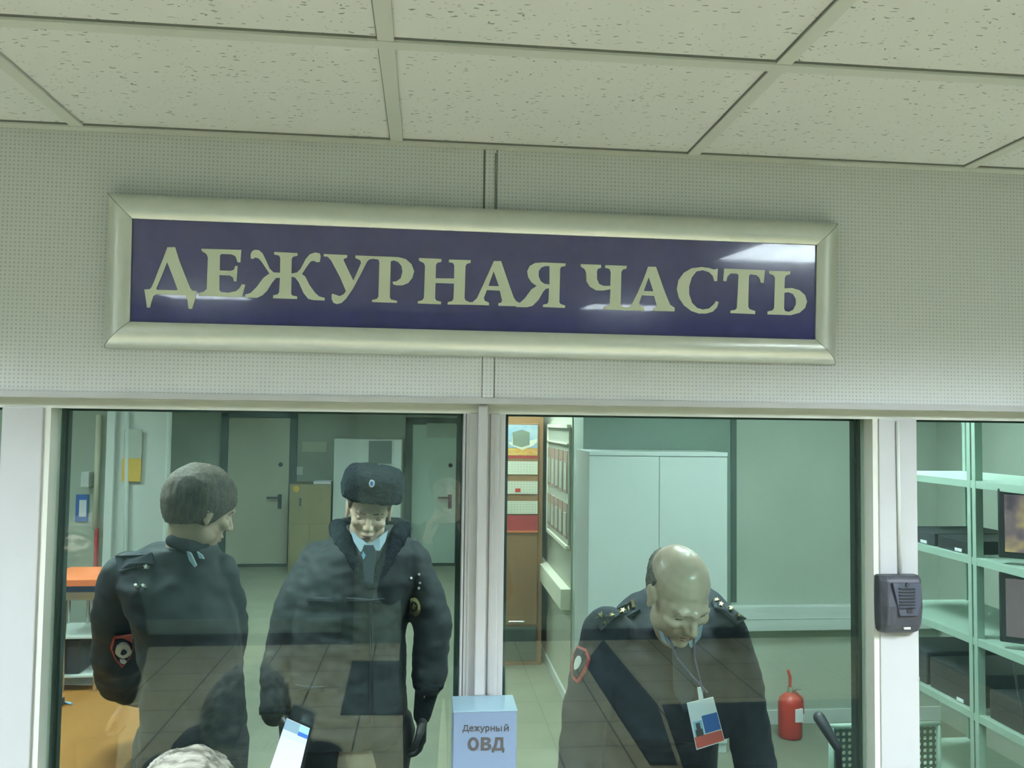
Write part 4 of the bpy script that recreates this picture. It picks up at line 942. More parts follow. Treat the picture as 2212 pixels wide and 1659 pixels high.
def add_hand(mb, Wp, D, Nn, thumb, curl=25, sc=1.0, spread=1.0):
    """Wp wrist, D along the palm, Nn the way the palm faces, thumb +-1"""
    D = Vector(D).normalized(); Nn = Vector(Nn); Nn = (Nn-D*Nn.dot(D)).normalized(); Sd = D.cross(Nn)*thumb
    Wp = Vector(Wp)
    mb.caps(Wp-D*.03, Wp+D*.02, .027*sc, .028*sc, flat=.75, xdir=Nn)
    for i, (off, ln, r) in enumerate(((.030, .074, .0092), (.010, .083, .0095), (-.010, .077, .0090), (-.028, .060, .0080))):
        k = Wp+D*(.088-.004*abs(i-1))*sc+Sd*off*sc
        mb.caps(Wp+Sd*off*.55*sc+D*.01, k, .017*sc, .0125*sc)
        p = k; a = math.radians(curl*.6); dirv = D
        for seg, fr in enumerate((.45, .32, .23)):
            a_ = math.radians(curl*(seg+.6)); dv = (D*math.cos(a_)+Nn*math.sin(a_)+Sd*off*1.5*spread*math.cos(a_)).normalized(); q = p+dv*ln*fr*sc
            mb.caps(p, q, r*(1-.08*seg)*sc, r*(1-.08*(seg+1))*sc, n=10); p = q
    b = Wp+D*.025*sc+Sd*.022*sc
    t1 = b+(D*.6+Sd*.65+Nn*.35).normalized()*.042*sc; t2 = t1+(D*.85+Sd*.25+Nn*.35).normalized()*.032*sc; t3 = t2+(D*.9+Nn*.4).normalized()*.024*sc
    mb.caps(b, t1, .017*sc, .0125*sc, n=10).caps(t1, t2, .012*sc, .0105*sc, n=10).caps(t2, t3, .0105*sc, .009*sc, n=10)
def P(px, py, y): return at(px, py, y)

# ---------------------------------------------------------------- officer in the fur hat (standing, faces the window, looks down)
Y = 1.75
hc = P(797, 1103, Y-.02)
H = headm(hc, 180+4, -17, -5, 1.08)         # yaw 180: faces the lobby
off = thing('person', 'person in dark police winter jacket and fur hat, standing and looking down', 'person', (hc.x, Y+.05, 0))
mb = MB(); add_head(mb, H, P(798, 1185, Y+.06))
nk = P(798, 1195, Y+.06)
sL, sR = P(676, 1222, Y+.04), P(892, 1222, Y+.04); eL, eR = P(622, 1392, Y+.03), P(934, 1372, Y+.03); wL, wR = P(610, 1530, Y-.06), P(921, 1492, Y-.02)
hip = P(735, 1590, Y+.06)
mb.loft([((nk.x, nk.y, hip.z-.1), .14, .10), ((nk.x, nk.y, hip.z+.15), .14, .10), ((nk.x, nk.y, sL.z-.2), .15, .11), ((nk.x, nk.y, sL.z-.02), .17, .09), ((nk.x, nk.y, nk.z-.02), .07, .07)])
for s_, e_, w_ in ((sL, eL, wL), (sR, eR, wR)): mb.caps(s_, e_, .048, .040).caps(e_, w_, .040, .028)
add_hand(mb, wL+Vector((.0, -.01, -.015)), (.25, -.25, -1), (1, .3, .2), 1, 40)
wR2 = P(911, 1548, Y-.015); mb.caps(wR, wR2, .03, .027); add_hand(mb, wR2, (.02, 0, -1), (-1, -.1, 0), -1, 30)
lx0, lx1 = P(690, 1600, Y).x, P(833, 1600, Y).x
for lx in (lx0, lx1):
    mb.caps((lx, Y+.06, hip.z-.02), (lx, Y+.06, .48), .075, .052).caps((lx, Y+.06, .48), (lx, Y+.08, .08), .052, .036).caps((lx, Y+.08, .04), (lx, Y-.08, .03), .035, .03)
body = remesh(mb, 'body', M['skin'], .0045, 3, face_deform(H), off)
add_face_bits(H, off, body)
hair_cap(H, M['hair_dark'], 'hair', body, front=.11, low=-.012, thick=.005)
# trousers and boots
for lx, sg in ((lx0, -1), (lx1, 1)):
    put(off, MB().caps((lx, Y+.06, hip.z+.02), (lx, Y+.06, .48), .118, .092, n=24).caps((lx, Y+.06, .48), (lx, Y+.08, .10), .092, .078, n=24).build('trouser_leg', M['trouser'], smooth=True))
    put(off, MB().caps((lx, Y+.10, .05), (lx, Y-.13, .04), .048, .04, n=20).build('boot', M['black'], smooth=True))
# jacket
mb = MB()
def ring(pxa, pxb, py, y, dep, p=2.3):
    a, b = P(pxa, py, y), P(pxb, py, y); return (((a.x+b.x)/2, y, (a.z+b.z)/2), (b.x-a.x)/2, dep)
mb.loft([ring(606, 884, 1592, Y+.06, .17), ring(603, 882, 1560, Y+.06, .185), ring(608, 876, 1450, Y+.06, .18), ring(622, 880, 1350, Y+.06, .18), ring(640, 905, 1250, Y+.05, .17), ring(668, 905, 1190, Y+.05, .14), ring(715, 880, 1158, Y+.06, .11), ring(738, 860, 1135, Y+.07, .095)], n=36)
mb.chain([(P(690, 1212, Y+.05), .085), (P(640, 1300, Y+.04), .082), (P(615, 1392, Y+.02), .076), (P(600, 1470, Y-.02), .072), (P(597, 1530, Y-.05), .066)], n=20)
mb.chain([(P(885, 1208, Y+.05), .082), (P(915, 1290, Y+.04), .086), (P(936, 1345, Y+.03), .080), (P(930, 1420, Y+.02), .074), (P(926, 1468, Y), .070)], n=20)
mb.caps(P(650, 1560, Y-.12), P(690, 1575, Y-.10), .012)
jk = remesh(mb, 'jacket', M['cloth_coat'], .008, 4, wrinkle(.009, 9, (1, 1, 1.8)), off)
T = tree_of([jk, body])
mb = MB()                                 # fur collar
mb.chain([(P(730, 1140, Y+.09), .040), (P(742, 1165, Y-.02), .040), (P(768, 1215, Y-.085), .030), (P(796, 1262, Y-.115), .022)], n=16)
mb.chain([(P(868, 1140, Y+.09), .040), (P(856, 1165, Y-.02), .040), (P(832, 1215, Y-.085), .030), (P(806, 1262, Y-.115), .022)], n=16)
mb.chain([(P(730, 1140, Y+.09), .038), (P(798, 1130, Y+.15), .038), (P(868, 1140, Y+.09), .038)], n=16)
col = remesh(mb, 'fur_collar', M['fur'], .006, 2, wrinkle(.004, 40), off)
mb = MB(); mb.prism([P(757, 1146, Y-.055), P(776, 1160, Y-.085), P(797, 1176, Y-.10), P(800, 1186, Y-.105), P(778, 1192, Y-.10), P(764, 1170, Y-.075)], (0, .02, 0)).prism([P(838, 1146, Y-.055), P(820, 1160, Y-.085), P(797, 1176, Y-.10), P(797, 1186, Y-.105), P(820, 1190, Y-.10), P(832, 1170, Y-.075)], (0, .02, 0))
put(off, mb.build('shirt_collar', M['shirt']))
mb = MB(); mb.prism([P(786, 1178, Y-.112), P(806, 1178, Y-.112), P(812, 1192, Y-.117), P(806, 1262, Y-.135), P(788, 1262, Y-.135), P(781, 1192, Y-.117)], (0, .05, 0)); put(off, mb.build('tie', M['tie']))
mb = MB(); mb.prism([P(784, 1190, Y-.121), P(790, 1200, Y-.122), P(785, 1209, Y-.124), P(781, 1200, Y-.122)], (0, .002, 0)); put(off, mb.build('tie_pin', M['blue_light']))
# hat
Rm = headm(hc+Vector((0, 0, -.016)), 184, -12, -7)
hat = MB()
def hr(z, rx, ry, cy=-.006): return (Rm @ Vector((0, cy, z)), rx, ry, Rm.to_3x3() @ Vector((1, 0, 0)), Rm.to_3x3() @ Vector((0, 1, 0)))
hat.loft([hr(.074, .090, .096), hr(.077, .110, .114), hr(.086, .124, .126), hr(.118, .126, .127), hr(.152, .121, .122), hr(.172, .115, .114), hr(.184, .104, .104), hr(.189, .08, .08)], n=40, p=3.2)
hat = remesh(hat, 'fur_hat', M['fur'], .006, 2, wrinkle(.0045, 35), off)
Th = tree_of([hat])
o = patch(Th, ellipse(803, 1045, 6.5, 8), M['silver'], 'cockade', hat, .002, .003); o2 = patch(Th, ellipse(803, 1045, 3.4, 4.8), M['blue'], 'cockade_centre', hat, .006, .002)
mb = MB(); l, n = hit(Th, 860, 1062)
# details on the jacket
patch(T, ellipse(897, 1310, 12, 21, -12), M['gold'], 'police_badge', off, .006, .005)
o = patch(T, ellipse(897, 1308, 7, 9, -12), M['dark_plastic'], 'badge_shield', off, .012, .002)
patch(T, star_pts(897, 1308, 6), M['gold'], 'badge_star', off, .016, .002)
patch(T, [(905, 1152), (938, 1178), (930, 1188), (898, 1164)], M['cloth_navy'], 'shoulder_board', off, .006, .005)
patch(T, star_pts(926, 1172, 4), M['silver'], 'shoulder_star', off, .014, .002)
patch(T, [(690, 1150), (720, 1142), (690, 1178), (662, 1186)], M['cloth_navy'], 'shoulder_board', off, .006, .005)
for x, y in ((887, 1249), (905, 1241), (907, 1259), (905, 1270)): patch(T, ellipse(x, y, 2.6, 2.6), M['silver'], 'snap_button', off, .004, .003)
patch(T, [(665, 1290), (722, 1292), (722, 1300), (664, 1298)], M['cloth_navy'], 'pocket_flap', off, .007, .005); patch(T, [(748, 1290), (830, 1292), (830, 1302), (748, 1300)], M['cloth_navy'], 'pocket_flap', off, .007, .005)
patch(T, [(796, 1262), (803, 1262), (806, 1420), (806, 1560), (799, 1560), (798, 1420)], M['cloth_navy'], 'placket', off, .006, .004)
patch(T, [(640, 1478), (700, 1482), (698, 1494), (638, 1490)], M['cloth_navy'], 'pocket_flap', off, .007, .005)
mb = MB(); mb.caps(P(915, 1468, Y), P(938, 1462, Y), .07, .07); 
for (a, b) in (((597, 1530, Y-.05), (595, 1545, Y-.06)), ((926, 1470, Y), (925, 1484, Y))):
    put(off, MB().tube(P(*a), P(*b), .067, .062, n=24).build('cuff', M['fur'], smooth=True))
bm_ = None
# black gloves worn on both hands
for (w_, D_, N_, t_, c_) in ((wL+Vector((.0, -.01, -.015)), (.25, -.25, -1), (1, .3, .2), 1, 40), (wR2, (.02, 0, -1), (-1, -.1, 0), -1, 30)):
    mb = MB(); add_hand(mb, w_, D_, N_, t_, c_, 1.0)
    g_ = remesh(mb, 'glove', M['black'], .0035, 2, lambda co, n: co+n*.003, off)
put(off, MB().caps(P(924, 1480, Y), P(912, 1545, Y-.01), .050, .036, n=20).build('knitted_cuff', M['fur'], smooth=True))
# leaflet leaning on the outside of the left pane, standing on the ledge
yp = -.012
A, B, Cc, D = (619, 1552), (669, 1574), (600, 1862), (520, 1848)
pc = thing('leaflet', 'tilted white leaflet with blue heading leaning against the left pane', 'leaflet', P(560, 1850, yp))
def lp(a, b, t): return (a[0]+(b[0]-a[0])*t, a[1]+(b[1]-a[1])*t)
mb = MB(); mb.prism([P(*A, yp), P(*B, yp), P(*Cc, yp-.05), P(*D, yp-.05)], (0, .0025, 0)); put(pc, mb.build('leaflet_sheet', mat('leaflet_paper', (.56, .56, .62), .6)))
def strip(t0, t1, s0, s1, m, nm, o=.0007):
    l0, r0, l1, r1 = lp(A, D, t0), lp(B, Cc, t0), lp(A, D, t1), lp(B, Cc, t1)
    q = [lp(l0, r0, s0), lp(l0, r0, s1), lp(l1, r1, s1), lp(l1, r1, s0)]; ys = [yp-.05*t0, yp-.05*t0, yp-.05*t1, yp-.05*t1]
    mb = MB(); mb.prism([P(*a_, y_-o) for a_, y_ in zip(q, ys)], (0, .0006, 0)); put(pc, mb.build(nm, m))
strip(0, .075, 0, .6, M['lightbox_top'], 'heading_band'); strip(0.0, .05, .6, 1, M['blue_light'], 'heading_band'); strip(.05, .08, .6, 1, M['blue'], 'heading_band'); strip(.08, .12, 0, 1, mat('pale_blue_print', (.50, .62, .80), .6), 'heading_fade')
mb = MB(); mb.prism([P(x, y, yp-.012) for x, y in ellipse(604, 1640, 10, 6, 20)], (0, -.0006, 0)); put(pc, mb.build('stamp', M['door_grey']))

# ---------------------------------------------------------------- bald officer leaning on the desk
Y = .56
hc = P(1466, 1283, Y-.06)
H = headm(hc, 180+14, -38, 4, 1.0)
bo = thing('person', 'bald person in navy police uniform with badge on lanyard, leaning forward and looking down', 'person', (hc.x, Y+.35, 0))
mb = MB(); nk = P(1462, 1395, Y+.08); add_head(mb, H, nk, 1.12)
sL, sR = P(1310, 1375, Y+.08), P(1575, 1372, Y+.08); eL, eR = P(1250, 1650, Y+.06), P(1632, 1650, Y+.06)
hipc = Vector((nk.x+.02, Y+.42, .93)); wL, wR = Vector((eL.x+.05, .34, .81)), Vector((eR.x-.05, .34, .81))
def tor(k): a = hipc; b = nk; return a.lerp(b, k)
mb.loft([(tor(0), .14, .10), (tor(.4), .15, .11), (tor(.8), .16, .10), (tor(1)-Vector((0, 0, .02)), .07, .07)])
for s_, e_, w_ in ((sL, eL, wL), (sR, eR, wR)): mb.caps(s_, e_, .046, .038).caps(e_, w_, .038, .026)
add_hand(mb, wL, (.3, -1, -.15), (0, 0, -1), 1, 12); add_hand(mb, wR, (-.3, -1, -.15), (0, 0, -1), -1, 12)
for sg in (-.11, .11): mb.caps(hipc+Vector((sg, 0, 0)), Vector((hipc.x+sg*1.2, hipc.y+.05, .48)), .08, .055).caps((hipc.x+sg*1.2, hipc.y+.05, .48), (hipc.x+sg*1.2, hipc.y+.1, .06), .055, .038).caps((hipc.x+sg*1.2, hipc.y+.1, .04), (hipc.x+sg*1.2, hipc.y-.08, .03), .036, .03)
body2 = remesh(mb, 'body', M['skin_oily'], .0042, 3, face_deform(H), bo)
add_face_bits(H, bo, body2, skin=M['skin_oily'], brow=mat('pale_eyebrow_hair', (.30, .22, .16), .9))
hair_cap(H, M['hair_dark'], 'hair_fringe', body2, low=-.035, thick=.0035, bald=True)
for sg in (-.11, .11):
    put(bo, MB().caps(hipc+Vector((sg, 0, .02)), Vector((hipc.x+sg*1.2, hipc.y+.05, .48)), .112, .085, n=24).caps((hipc.x+sg*1.2, hipc.y+.05, .48), (hipc.x+sg*1.2, hipc.y+.1, .09), .085, .072, n=24).build('trouser_leg', M['trouser'], smooth=True))
    put(bo, MB().caps((hipc.x+sg*1.2, hipc.y+.12, .045), (hipc.x+sg*1.2, hipc.y-.14, .038), .045, .036, n=20).build('shoe', M['black'], smooth=True))
mb = MB()
mb.loft([((hipc.x, hipc.y, hipc.z-.10), .20, .15), ((hipc.x, hipc.y, hipc.z), .20, .15), (tor(.3), .205, .15), ring(1290, 1600, 1560, Y+.14, .15), ring(1282, 1608, 1460, Y+.11, .145), ring(1286, 1602, 1400, Y+.11, .13), ring(1318, 1580, 1345, Y+.15, .12), ring(1338, 1575, 1310, Y+.19, .10), ring(1368, 1552, 1284, Y+.21, .075), ring(1400, 1530, 1268, Y+.22, .05)], n=36)
mb.chain([(P(1316, 1368, Y+.09), .074), (P(1290, 1440, Y+.08), .070), (P(1268, 1520, Y+.07), .066), (P(1250, 1650, Y+.06), .060)], n=20)
mb.chain([(P(1560, 1362, Y+.09), .070), (P(1590, 1440, Y+.08), .066), (P(1608, 1520, Y+.07), .062), (P(1632, 1650, Y+.06), .058)], n=20)
for e_, w_ in ((eL, wL), (eR, wR)): mb.caps(e_, w_+(e_-w_)*.12, .060, .046, n=20)
jk2 = remesh(mb, 'jacket', M['cloth_navy'], .007, 4, wrinkle(.007, 11, (1, 1, 1.5)), bo)
T = tree_of([jk2, body2])
mb = MB(); mb.prism([P(1428, 1352, Y-.04), P(1450, 1372, Y-.05), P(1474, 1386, Y-.055), P(1468, 1402, Y-.055), P(1440, 1392, Y-.05)], (0, .05, 0)).prism([P(1520, 1340, Y-.03), P(1500, 1366, Y-.05), P(1478, 1386, Y-.055), P(1494, 1400, Y-.055), P(1514, 1376, Y-.05)], (0, .05, 0)); put(bo, mb.build('shirt_collar', M['shirt']))
mb = MB(); mb.prism([P(1462, 1386, Y-.06), P(1486, 1384, Y-.06), P(1492, 1402, Y-.062), P(1500, 1500, Y-.07), P(1482, 1540, Y-.075), P(1462, 1500, Y-.07), P(1458, 1404, Y-.062)], (0, .03, 0)); put(bo, mb.build('tie', M['tie']))
o = patch(T, [(1284, 1340), (1372, 1303), (1384, 1322), (1300, 1364)], M['cloth_navy'], 'shoulder_board', bo, .006, .005)
o = patch(T, [(1536, 1300), (1560, 1306), (1606, 1340), (1590, 1352), (1545, 1318)], M['cloth_navy'], 'shoulder_board', bo, .006, .005)
for x, y in ((1301, 1334), (1320, 1335), (1340, 1326), (1308, 1350)): patch(T, star_pts(x, y, 5.5, 15), M['gold'], 'shoulder_star', bo, .013, .003)
for x, y in ((1358, 1320), (1369, 1313)): patch(T, [(x-3, y-8), (x+3, y-9), (x+5, y+7), (x-1, y+8)], M['gold'], 'metal_bar', bo, .013, .003)
for x, y in ((1543, 1303), (1557, 1314), (1576, 1322), (1590, 1334)): patch(T, star_pts(x, y, 5, 15), M['gold'], 'shoulder_star', bo, .013, .003)
patch(T, [(1252, 1396), (1270, 1404), (1276, 1424), (1266, 1452), (1250, 1476), (1240, 1466), (1238, 1440), (1242, 1415)], M['red_print'], 'sleeve_patch', bo, .004, .003)
patch(T, [(1253, 1402), (1266, 1409), (1270, 1425), (1261, 1448), (1250, 1466), (1244, 1458), (1243, 1438), (1246, 1418)], M['cloth_navy'], 'sleeve_patch', bo, .009, .002)
patch(T, ellipse(1254, 1434, 6, 15, 18), M['silver'], 'patch_emblem', bo, .013, .001)
# lanyard and badge (worn: parts of the person)
yb = Y-.10
mb = MB(); pts = [P(1440, 1366, Y-.06), P(1462, 1420, Y-.085), P(1490, 1455, yb), P(1528, 1496, yb)]
for a, b in zip(pts, pts[1:]): mb.tube(a, b, .0028, n=8)
pts = [P(1500, 1370, Y-.05), P(1500, 1420, Y-.08), P(1512, 1470, yb), P(1518, 1496, yb)]
for a, b in zip(pts, pts[1:]): mb.tube(a, b, .0028, n=8)
put(bo, mb.build('lanyard', mat('violet_ribbon', (.08, .08, .16), .6), smooth=True))
Q = [(1484, 1519), (1541, 1506), (1566, 1601), (1505, 1620)]
def bq(u0, u1, v0, v1): 
    f = lambda u, v: lp(lp(Q[0], Q[3], v), lp(Q[1], Q[2], v), u)
    return [f(u0, v0), f(u1, v0), f(u1, v1), f(u0, v1)]
bd = MB().prism([P(*q, yb) for q in Q], (0, .003, 0)).build('name_badge', M['paper']); rel(bd, bo)
for r_, m_, nm in (((.42, .98, .34, .72), M['blue'], 'flag_blue'), ((.02, .98, .74, .98), M['red_print'] if False else mat('flag_red_print', (.62, .10, .07), .5), 'flag_red'), ((.06, .38, .42, .74), M['blue_light'], 'badge_photo')):
    rel(MB().prism([P(*q, yb-.0012) for q in bq(*r_)], (0, .001, 0)).build(nm, m_), bd)
rel(MB().prism([P(*q, yb-.002) for q in bq(.15, .3, .46, .60)], (0, .001, 0)).prism([P(*q, yb-.002) for q in bq(.1, .35, .60, .74)], (0, .001, 0)).build('badge_portrait', M['ink']), bd)
mb = MB(); mb.prism([P(*q, yb-.002) for q in ((1507, 1486), (1516, 1484), (1520, 1512), (1511, 1516))], (0, .004, 0)); rel(mb.build('badge_clip', M['paper']), bd)
tag(MB().box(hipc.x-.65, hipc.x+.62, .14, .52, .72, .75, .004).box(hipc.x-.63, hipc.x-.60, .16, .5, 0, .72).box(hipc.x+.57, hipc.x+.6, .16, .5, 0, .72).build('counter', M['wood']), 'wooden counter just behind the glass under the bald officer', 'counter')

# ---------------------------------------------------------------- officer at the desk, back to the window, head turned to the right
Y = 1.12
hc = P(434, 1100, Y)
H = headm(hc, -54, -22, 3, 1.06)
lo_ = thing('person', 'person with short brown hair seen from behind, in dark police jacket, at the oak desk', 'person', (hc.x, Y+.02, 0))
mb = MB(); nk = P(405, 1195, Y+.0); add_head(mb, H, nk, 1.12, 1.15)
sL, sR = P(272, 1245, Y+.02), P(455, 1250, Y+.06); eL, wL = P(248, 1400, Y+.18), P(318, 1482, Y+.42); eR, wR = P(478, 1400, Y+.14), P(455, 1470, Y+.32)
hipc = Vector((P(412, 1560, Y).x, Y+.02, .92))
mb.loft([(hipc-Vector((0, 0, .05)), .105, .09), (hipc.lerp(nk, .4), .10, .09), (hipc.lerp(nk, .78), .12, .08), (nk-Vector((0, 0, .02)), .07, .07)])
for s_, e_, w_ in ((sL, eL, wL), (sR, eR, wR)): mb.caps(s_, e_, .046, .038).caps(e_, w_, .038, .026)
add_hand(mb, wL, (.7, .6, -.25), (0, 0, -1), -1, 15); add_hand(mb, wR, (0, 1, -.3), (0, 0, -1), 1, 20)
for sg in (-.085, .085): mb.caps(hipc+Vector((sg, 0, 0)), Vector((hipc.x+sg, Y+.0, .48)), .08, .055).caps((hipc.x+sg, Y, .48), (hipc.x+sg, Y-.02, .06), .055, .038).caps((hipc.x+sg, Y-.04, .04), (hipc.x+sg, Y+.14, .03), .036, .03)
body3 = remesh(mb, 'body', M['skin'], .0045, 3, face_deform(H), lo_)
add_face_bits(H, lo_, body3)
hair_cap(H, M['hair_brown'], 'hair', body3, front=.052, low=-.045, thick=.013, amp=.0022, sc=40)
for sg in (-.085, .085):
    put(lo_, MB().caps(hipc+Vector((sg, 0, -.04)), Vector((hipc.x+sg, Y, .48)), .095, .082, n=24).caps((hipc.x+sg, Y, .48), (hipc.x+sg, Y-.02, .09), .085, .072, n=24).build('trouser_leg', M['trouser'], smooth=True))
    put(lo_, MB().caps((hipc.x+sg, Y-.06, .045), (hipc.x+sg, Y+.18, .038), .045, .036, n=20).build('shoe', M['black'], smooth=True))
mb = MB()
mb.loft([ring(298, 524, 1740, Y+.02, .16), ring(300, 526, 1660, Y+.02, .165), ring(312, 526, 1550, Y+.02, .165), ring(318, 522, 1450, Y+.02, .165), ring(290, 512, 1340, Y+.02, .16), ring(250, 498, 1260, Y+.02, .14), ring(275, 478, 1212, Y+.02, .115), ring(322, 468, 1176, Y+.02, .10)], n=36)
mb.chain([(P(272, 1240, Y+.02), .075), (P(256, 1320, Y+.08), .080), (P(254, 1410, Y+.17), .084), (P(262, 1462, Y+.27), .082), (P(300, 1486, Y+.36), .068)], n=20)
mb.chain([(P(470, 1238, Y+.04), .068), (P(486, 1320, Y+.1), .070), (P(492, 1400, Y+.16), .066), (P(462, 1466, Y+.30), .058)], n=20)
jk3 = remesh(mb, 'jacket', M['cloth_coat'], .008, 4, wrinkle(.009, 9, (1, 1, 1.6)), lo_)
T = tree_of([jk3, body3])
mb = MB(); mb.chain([(P(372, 1168, Y-.06), .020), (P(404, 1180, Y-.075), .022), (P(438, 1180, Y-.03), .020), (P(455, 1172, Y+.05), .018)], n=14); put(lo_, mb.build('jacket_collar', M['cloth_navy'], smooth=True))
mb = MB(); mb.prism([P(402, 1188, Y-.09), P(412, 1196, Y-.095), P(424, 1222, Y-.10), P(420, 1226, Y-.10), P(408, 1210, Y-.095)], (0, .012, 0)).prism([P(425, 1192, Y-.08), P(436, 1200, Y-.08), P(440, 1208, Y-.08), P(430, 1206, Y-.08)], (0, .012, 0)); put(lo_, mb.build('shirt_collar', M['shirt']))
patch(T, [(252, 1206), (330, 1196), (336, 1218), (258, 1236)], M['cloth_navy'], 'shoulder_board', lo_, .006, .005)
for x, y in ((320, 1225), (298, 1267), (314, 1267)): patch(T, star_pts(x, y, 5), M['silver'], 'shoulder_star', lo_, .012, .003)
sp1 = [(246, 1374), (286, 1370), (287, 1395), (279, 1420), (263, 1440), (248, 1422), (240, 1396)]
patch(T, sp1, M['red_print'], 'sleeve_patch', lo_, .005, .003)
patch(T, [(249, 1378), (282, 1374), (283, 1394), (276, 1416), (263, 1433), (251, 1418), (245, 1396)], M['cloth_navy'], 'sleeve_patch', lo_, .010, .002)
patch(T, ellipse(265, 1396, 14, 14), M['silver'], 'patch_emblem', lo_, .020, .002); patch(T, ellipse(265, 1397, 6, 6), M['cloth_navy'], 'patch_emblem', lo_, .024, .001); patch(T, ellipse(263, 1422, 6, 5), M['silver'], 'patch_emblem', lo_, .020, .002)

# ---------------------------------------------------------------- visitor bending to the window, only the crown of the head shows
Y = -.20
hc = P(402, 1752, Y); hc = Vector((hc.x, Y, hc.z-.04))
H = headm(hc, 18, -28, 0)
vo = thing('person', 'person with wavy grey hair bending at the window, only the top of the head visible', 'person', (hc.x-.1, Y-.45, 0))
nk = hc+Vector((-.03, -.12, -.12)); hipc = Vector((hc.x-.12, Y-.55, .92))
mb = MB(); add_head(mb, H, nk)
sL, sR = nk+Vector((-.19, -.04, -.05)), nk+Vector((.17, -.08, -.05)); 
arms = ((sL, sL+Vector((-.06, -.02, -.27)), Vector((sL.x+.02, -.24, .80))), (sR, sR+Vector((.06, -.02, -.27)), Vector((sR.x-.02, -.26, .80))))
mb.loft([(hipc, .14, .10), (hipc.lerp(nk, .4), .14, .10), (hipc.lerp(nk, .8), .15, .09), (nk-Vector((0, 0, .02)), .06, .06)])
for s_, e_, w_ in arms: mb.caps(s_, e_, .045, .036).caps(e_, w_, .036, .026)
add_hand(mb, arms[0][2], (.2, .15, -1), (1, 0, 0), 1, 20); add_hand(mb, arms[1][2], (-.2, .15, -1), (-1, 0, 0), -1, 20)
for sg in (-.1, .1): mb.caps(hipc+Vector((sg, 0, 0)), Vector((hipc.x+sg, hipc.y, .48)), .08, .055).caps((hipc.x+sg, hipc.y, .48), (hipc.x+sg, hipc.y-.02, .06), .055, .038).caps((hipc.x+sg, hipc.y-.04, .04), (hipc.x+sg, hipc.y+.14, .03), .036, .03)
body4 = remesh(mb, 'body', M['skin'], .0055, 3, face_deform(H), vo)
add_face_bits(H, vo, body4)
hair_cap(H, M['hair_grey'], 'hair', body4, front=.05, low=-.05, thick=.012, amp=.005, sc=20)
mb = MB(); mb.loft([(hipc-Vector((0, 0, .1)), .19, .15), (hipc, .19, .15), (hipc.lerp(nk, .4), .2, .15), (hipc.lerp(nk, .8), .21, .13), (nk-Vector((0, 0, .03)), .09, .08)], n=32)
for s_, e_, w_ in arms: mb.caps(s_, e_, .068, .058).caps(e_, e_.lerp(w_, .85), .058, .045)
remesh(mb, 'coat', M['cloth_coat'], .009, 4, wrinkle(.008), vo)
for sg in (-.1, .1): put(vo, MB().caps(hipc+Vector((sg, 0, .02)), Vector((hipc.x+sg, hipc.y, .48)), .108, .085, n=24).caps((hipc.x+sg, hipc.y, .48), (hipc.x+sg, hipc.y-.02, .09), .085, .072, n=24).build('trouser_leg', M['trouser'], smooth=True)); put(vo, MB().caps((hipc.x+sg, hipc.y-.06, .045), (hipc.x+sg, hipc.y+.18, .038), .045, .036, n=20).build('shoe', M['black'], smooth=True))

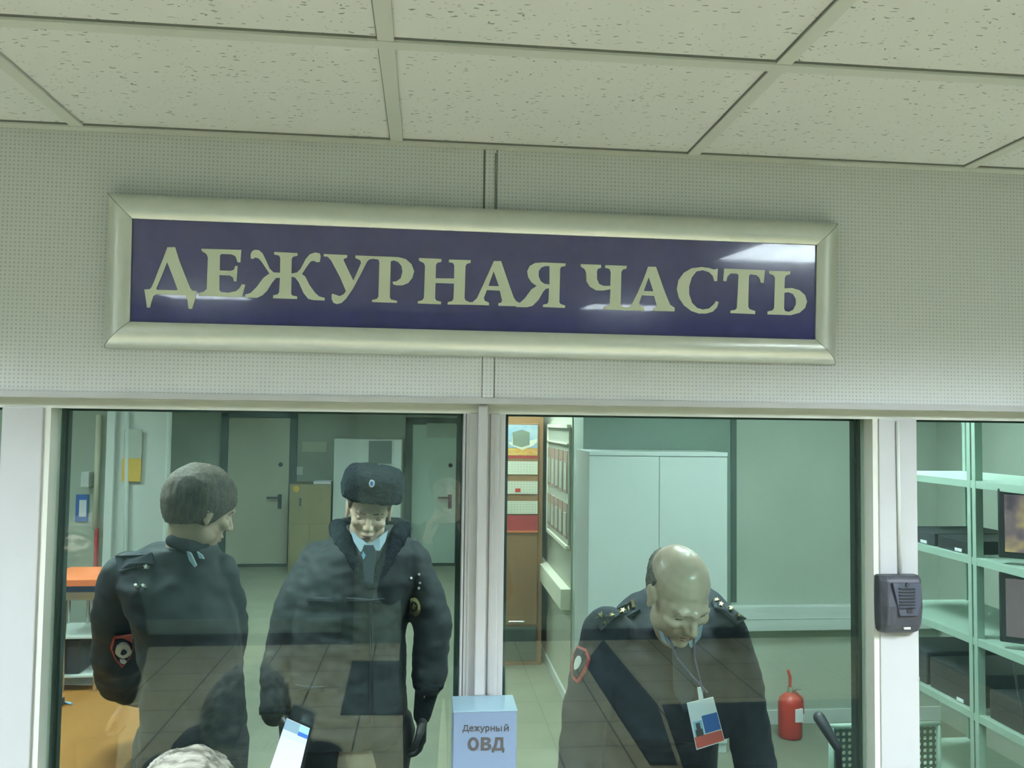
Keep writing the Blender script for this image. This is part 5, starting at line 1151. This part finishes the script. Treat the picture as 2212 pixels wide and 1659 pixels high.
# ---------------------------------------------------------------- people waiting in the lobby, mirrored in the panes
def lobby_person(x, y, h, yaw, label, arms_up=False, coat='cloth_coat'):
    root = thing('person', label, 'person', (x, y, 0)); r = math.radians(yaw); f = Vector((-math.sin(r), math.cos(r), 0)); sd = Vector((math.cos(r), math.sin(r), 0))
    B0 = Vector((x, y, 0)); k = h/1.75; up = Vector((0, 0, 1)); V = lambda a, b, c: B0+sd*a*k+f*b*k+up*c*k
    H = headm(V(0, .02, 1.635), yaw, -5, 0, k); mb = MB(); add_head(mb, H, V(0, -.01, 1.45))
    ax = (sd, f); mb.loft([(V(0, 0, .90), .14*k, .10*k, *ax), (V(0, 0, 1.15), .13*k, .10*k, *ax), (V(0, 0, 1.38), .17*k, .09*k, *ax), (V(0, 0, 1.46), .07*k, .06*k, *ax)])
    co = MB(); co.loft([(V(0, 0, .70), .21*k, .15*k, *ax), (V(0, 0, 1.0), .20*k, .15*k, *ax), (V(0, 0, 1.25), .21*k, .14*k, *ax), (V(0, 0, 1.40), .19*k, .12*k, *ax), (V(0, 0, 1.47), .10*k, .09*k, *ax)], n=32)
    for s in (-1, 1):
        if arms_up: e, w_, d, nn = V(s*.25, .10, 1.17), V(s*.09, .20, 1.40), f*.15+up-sd*s*.1, -sd*s
        else: e, w_, d, nn = V(s*.26, -.02, 1.13), V(s*.25, .06, .88), -up, -sd*s
        sh = V(s*.19, 0, 1.40); mb.caps(sh, e, .045, .036).caps(e, w_, .036, .026); add_hand(mb, w_, d, nn, s if not arms_up else -s, 35, .95)
        co.caps(sh, e, .07, .058).caps(e, e.lerp(w_, .9), .058, .046)
        mb.caps(V(s*.09, 0, .9), V(s*.10, .01, .48), .08, .055).caps(V(s*.10, .01, .48), V(s*.10, -.01, .07), .055, .038).caps(V(s*.10, -.02, .045), V(s*.10, .12, .035), .035, .03)
        put(root, MB().caps(V(s*.09, 0, .90), V(s*.10, .01, .48), .105*k, .082*k, n=24).caps(V(s*.10, .01, .48), V(s*.10, -.01, .10), .082*k, .07*k, n=24).build('trouser_leg', M['trouser'], smooth=True), MB().caps(V(s*.10, -.05, .047), V(s*.10, .17, .04), .046, .038, n=20).build('shoe', M['black'], smooth=True))
    b = remesh(mb, 'body', M['skin'], .0055, 3, face_deform(H), root); add_face_bits(H, root, b); hair_cap(H, M['hair_dark'], 'hair', b, front=.055, low=-.04, thick=.01)
    remesh(co, 'coat', M[coat], .009, 4, wrinkle(.008), root); return root
lobby_person(.10, -2.12, 1.74, 0, 'person in a long dark coat in the lobby, mirrored beside the central mullion', arms_up=True)
lobby_person(-1.42, -1.95, 1.50, 10, 'short person in a dark coat in the lobby, mirrored at the left pane edge')
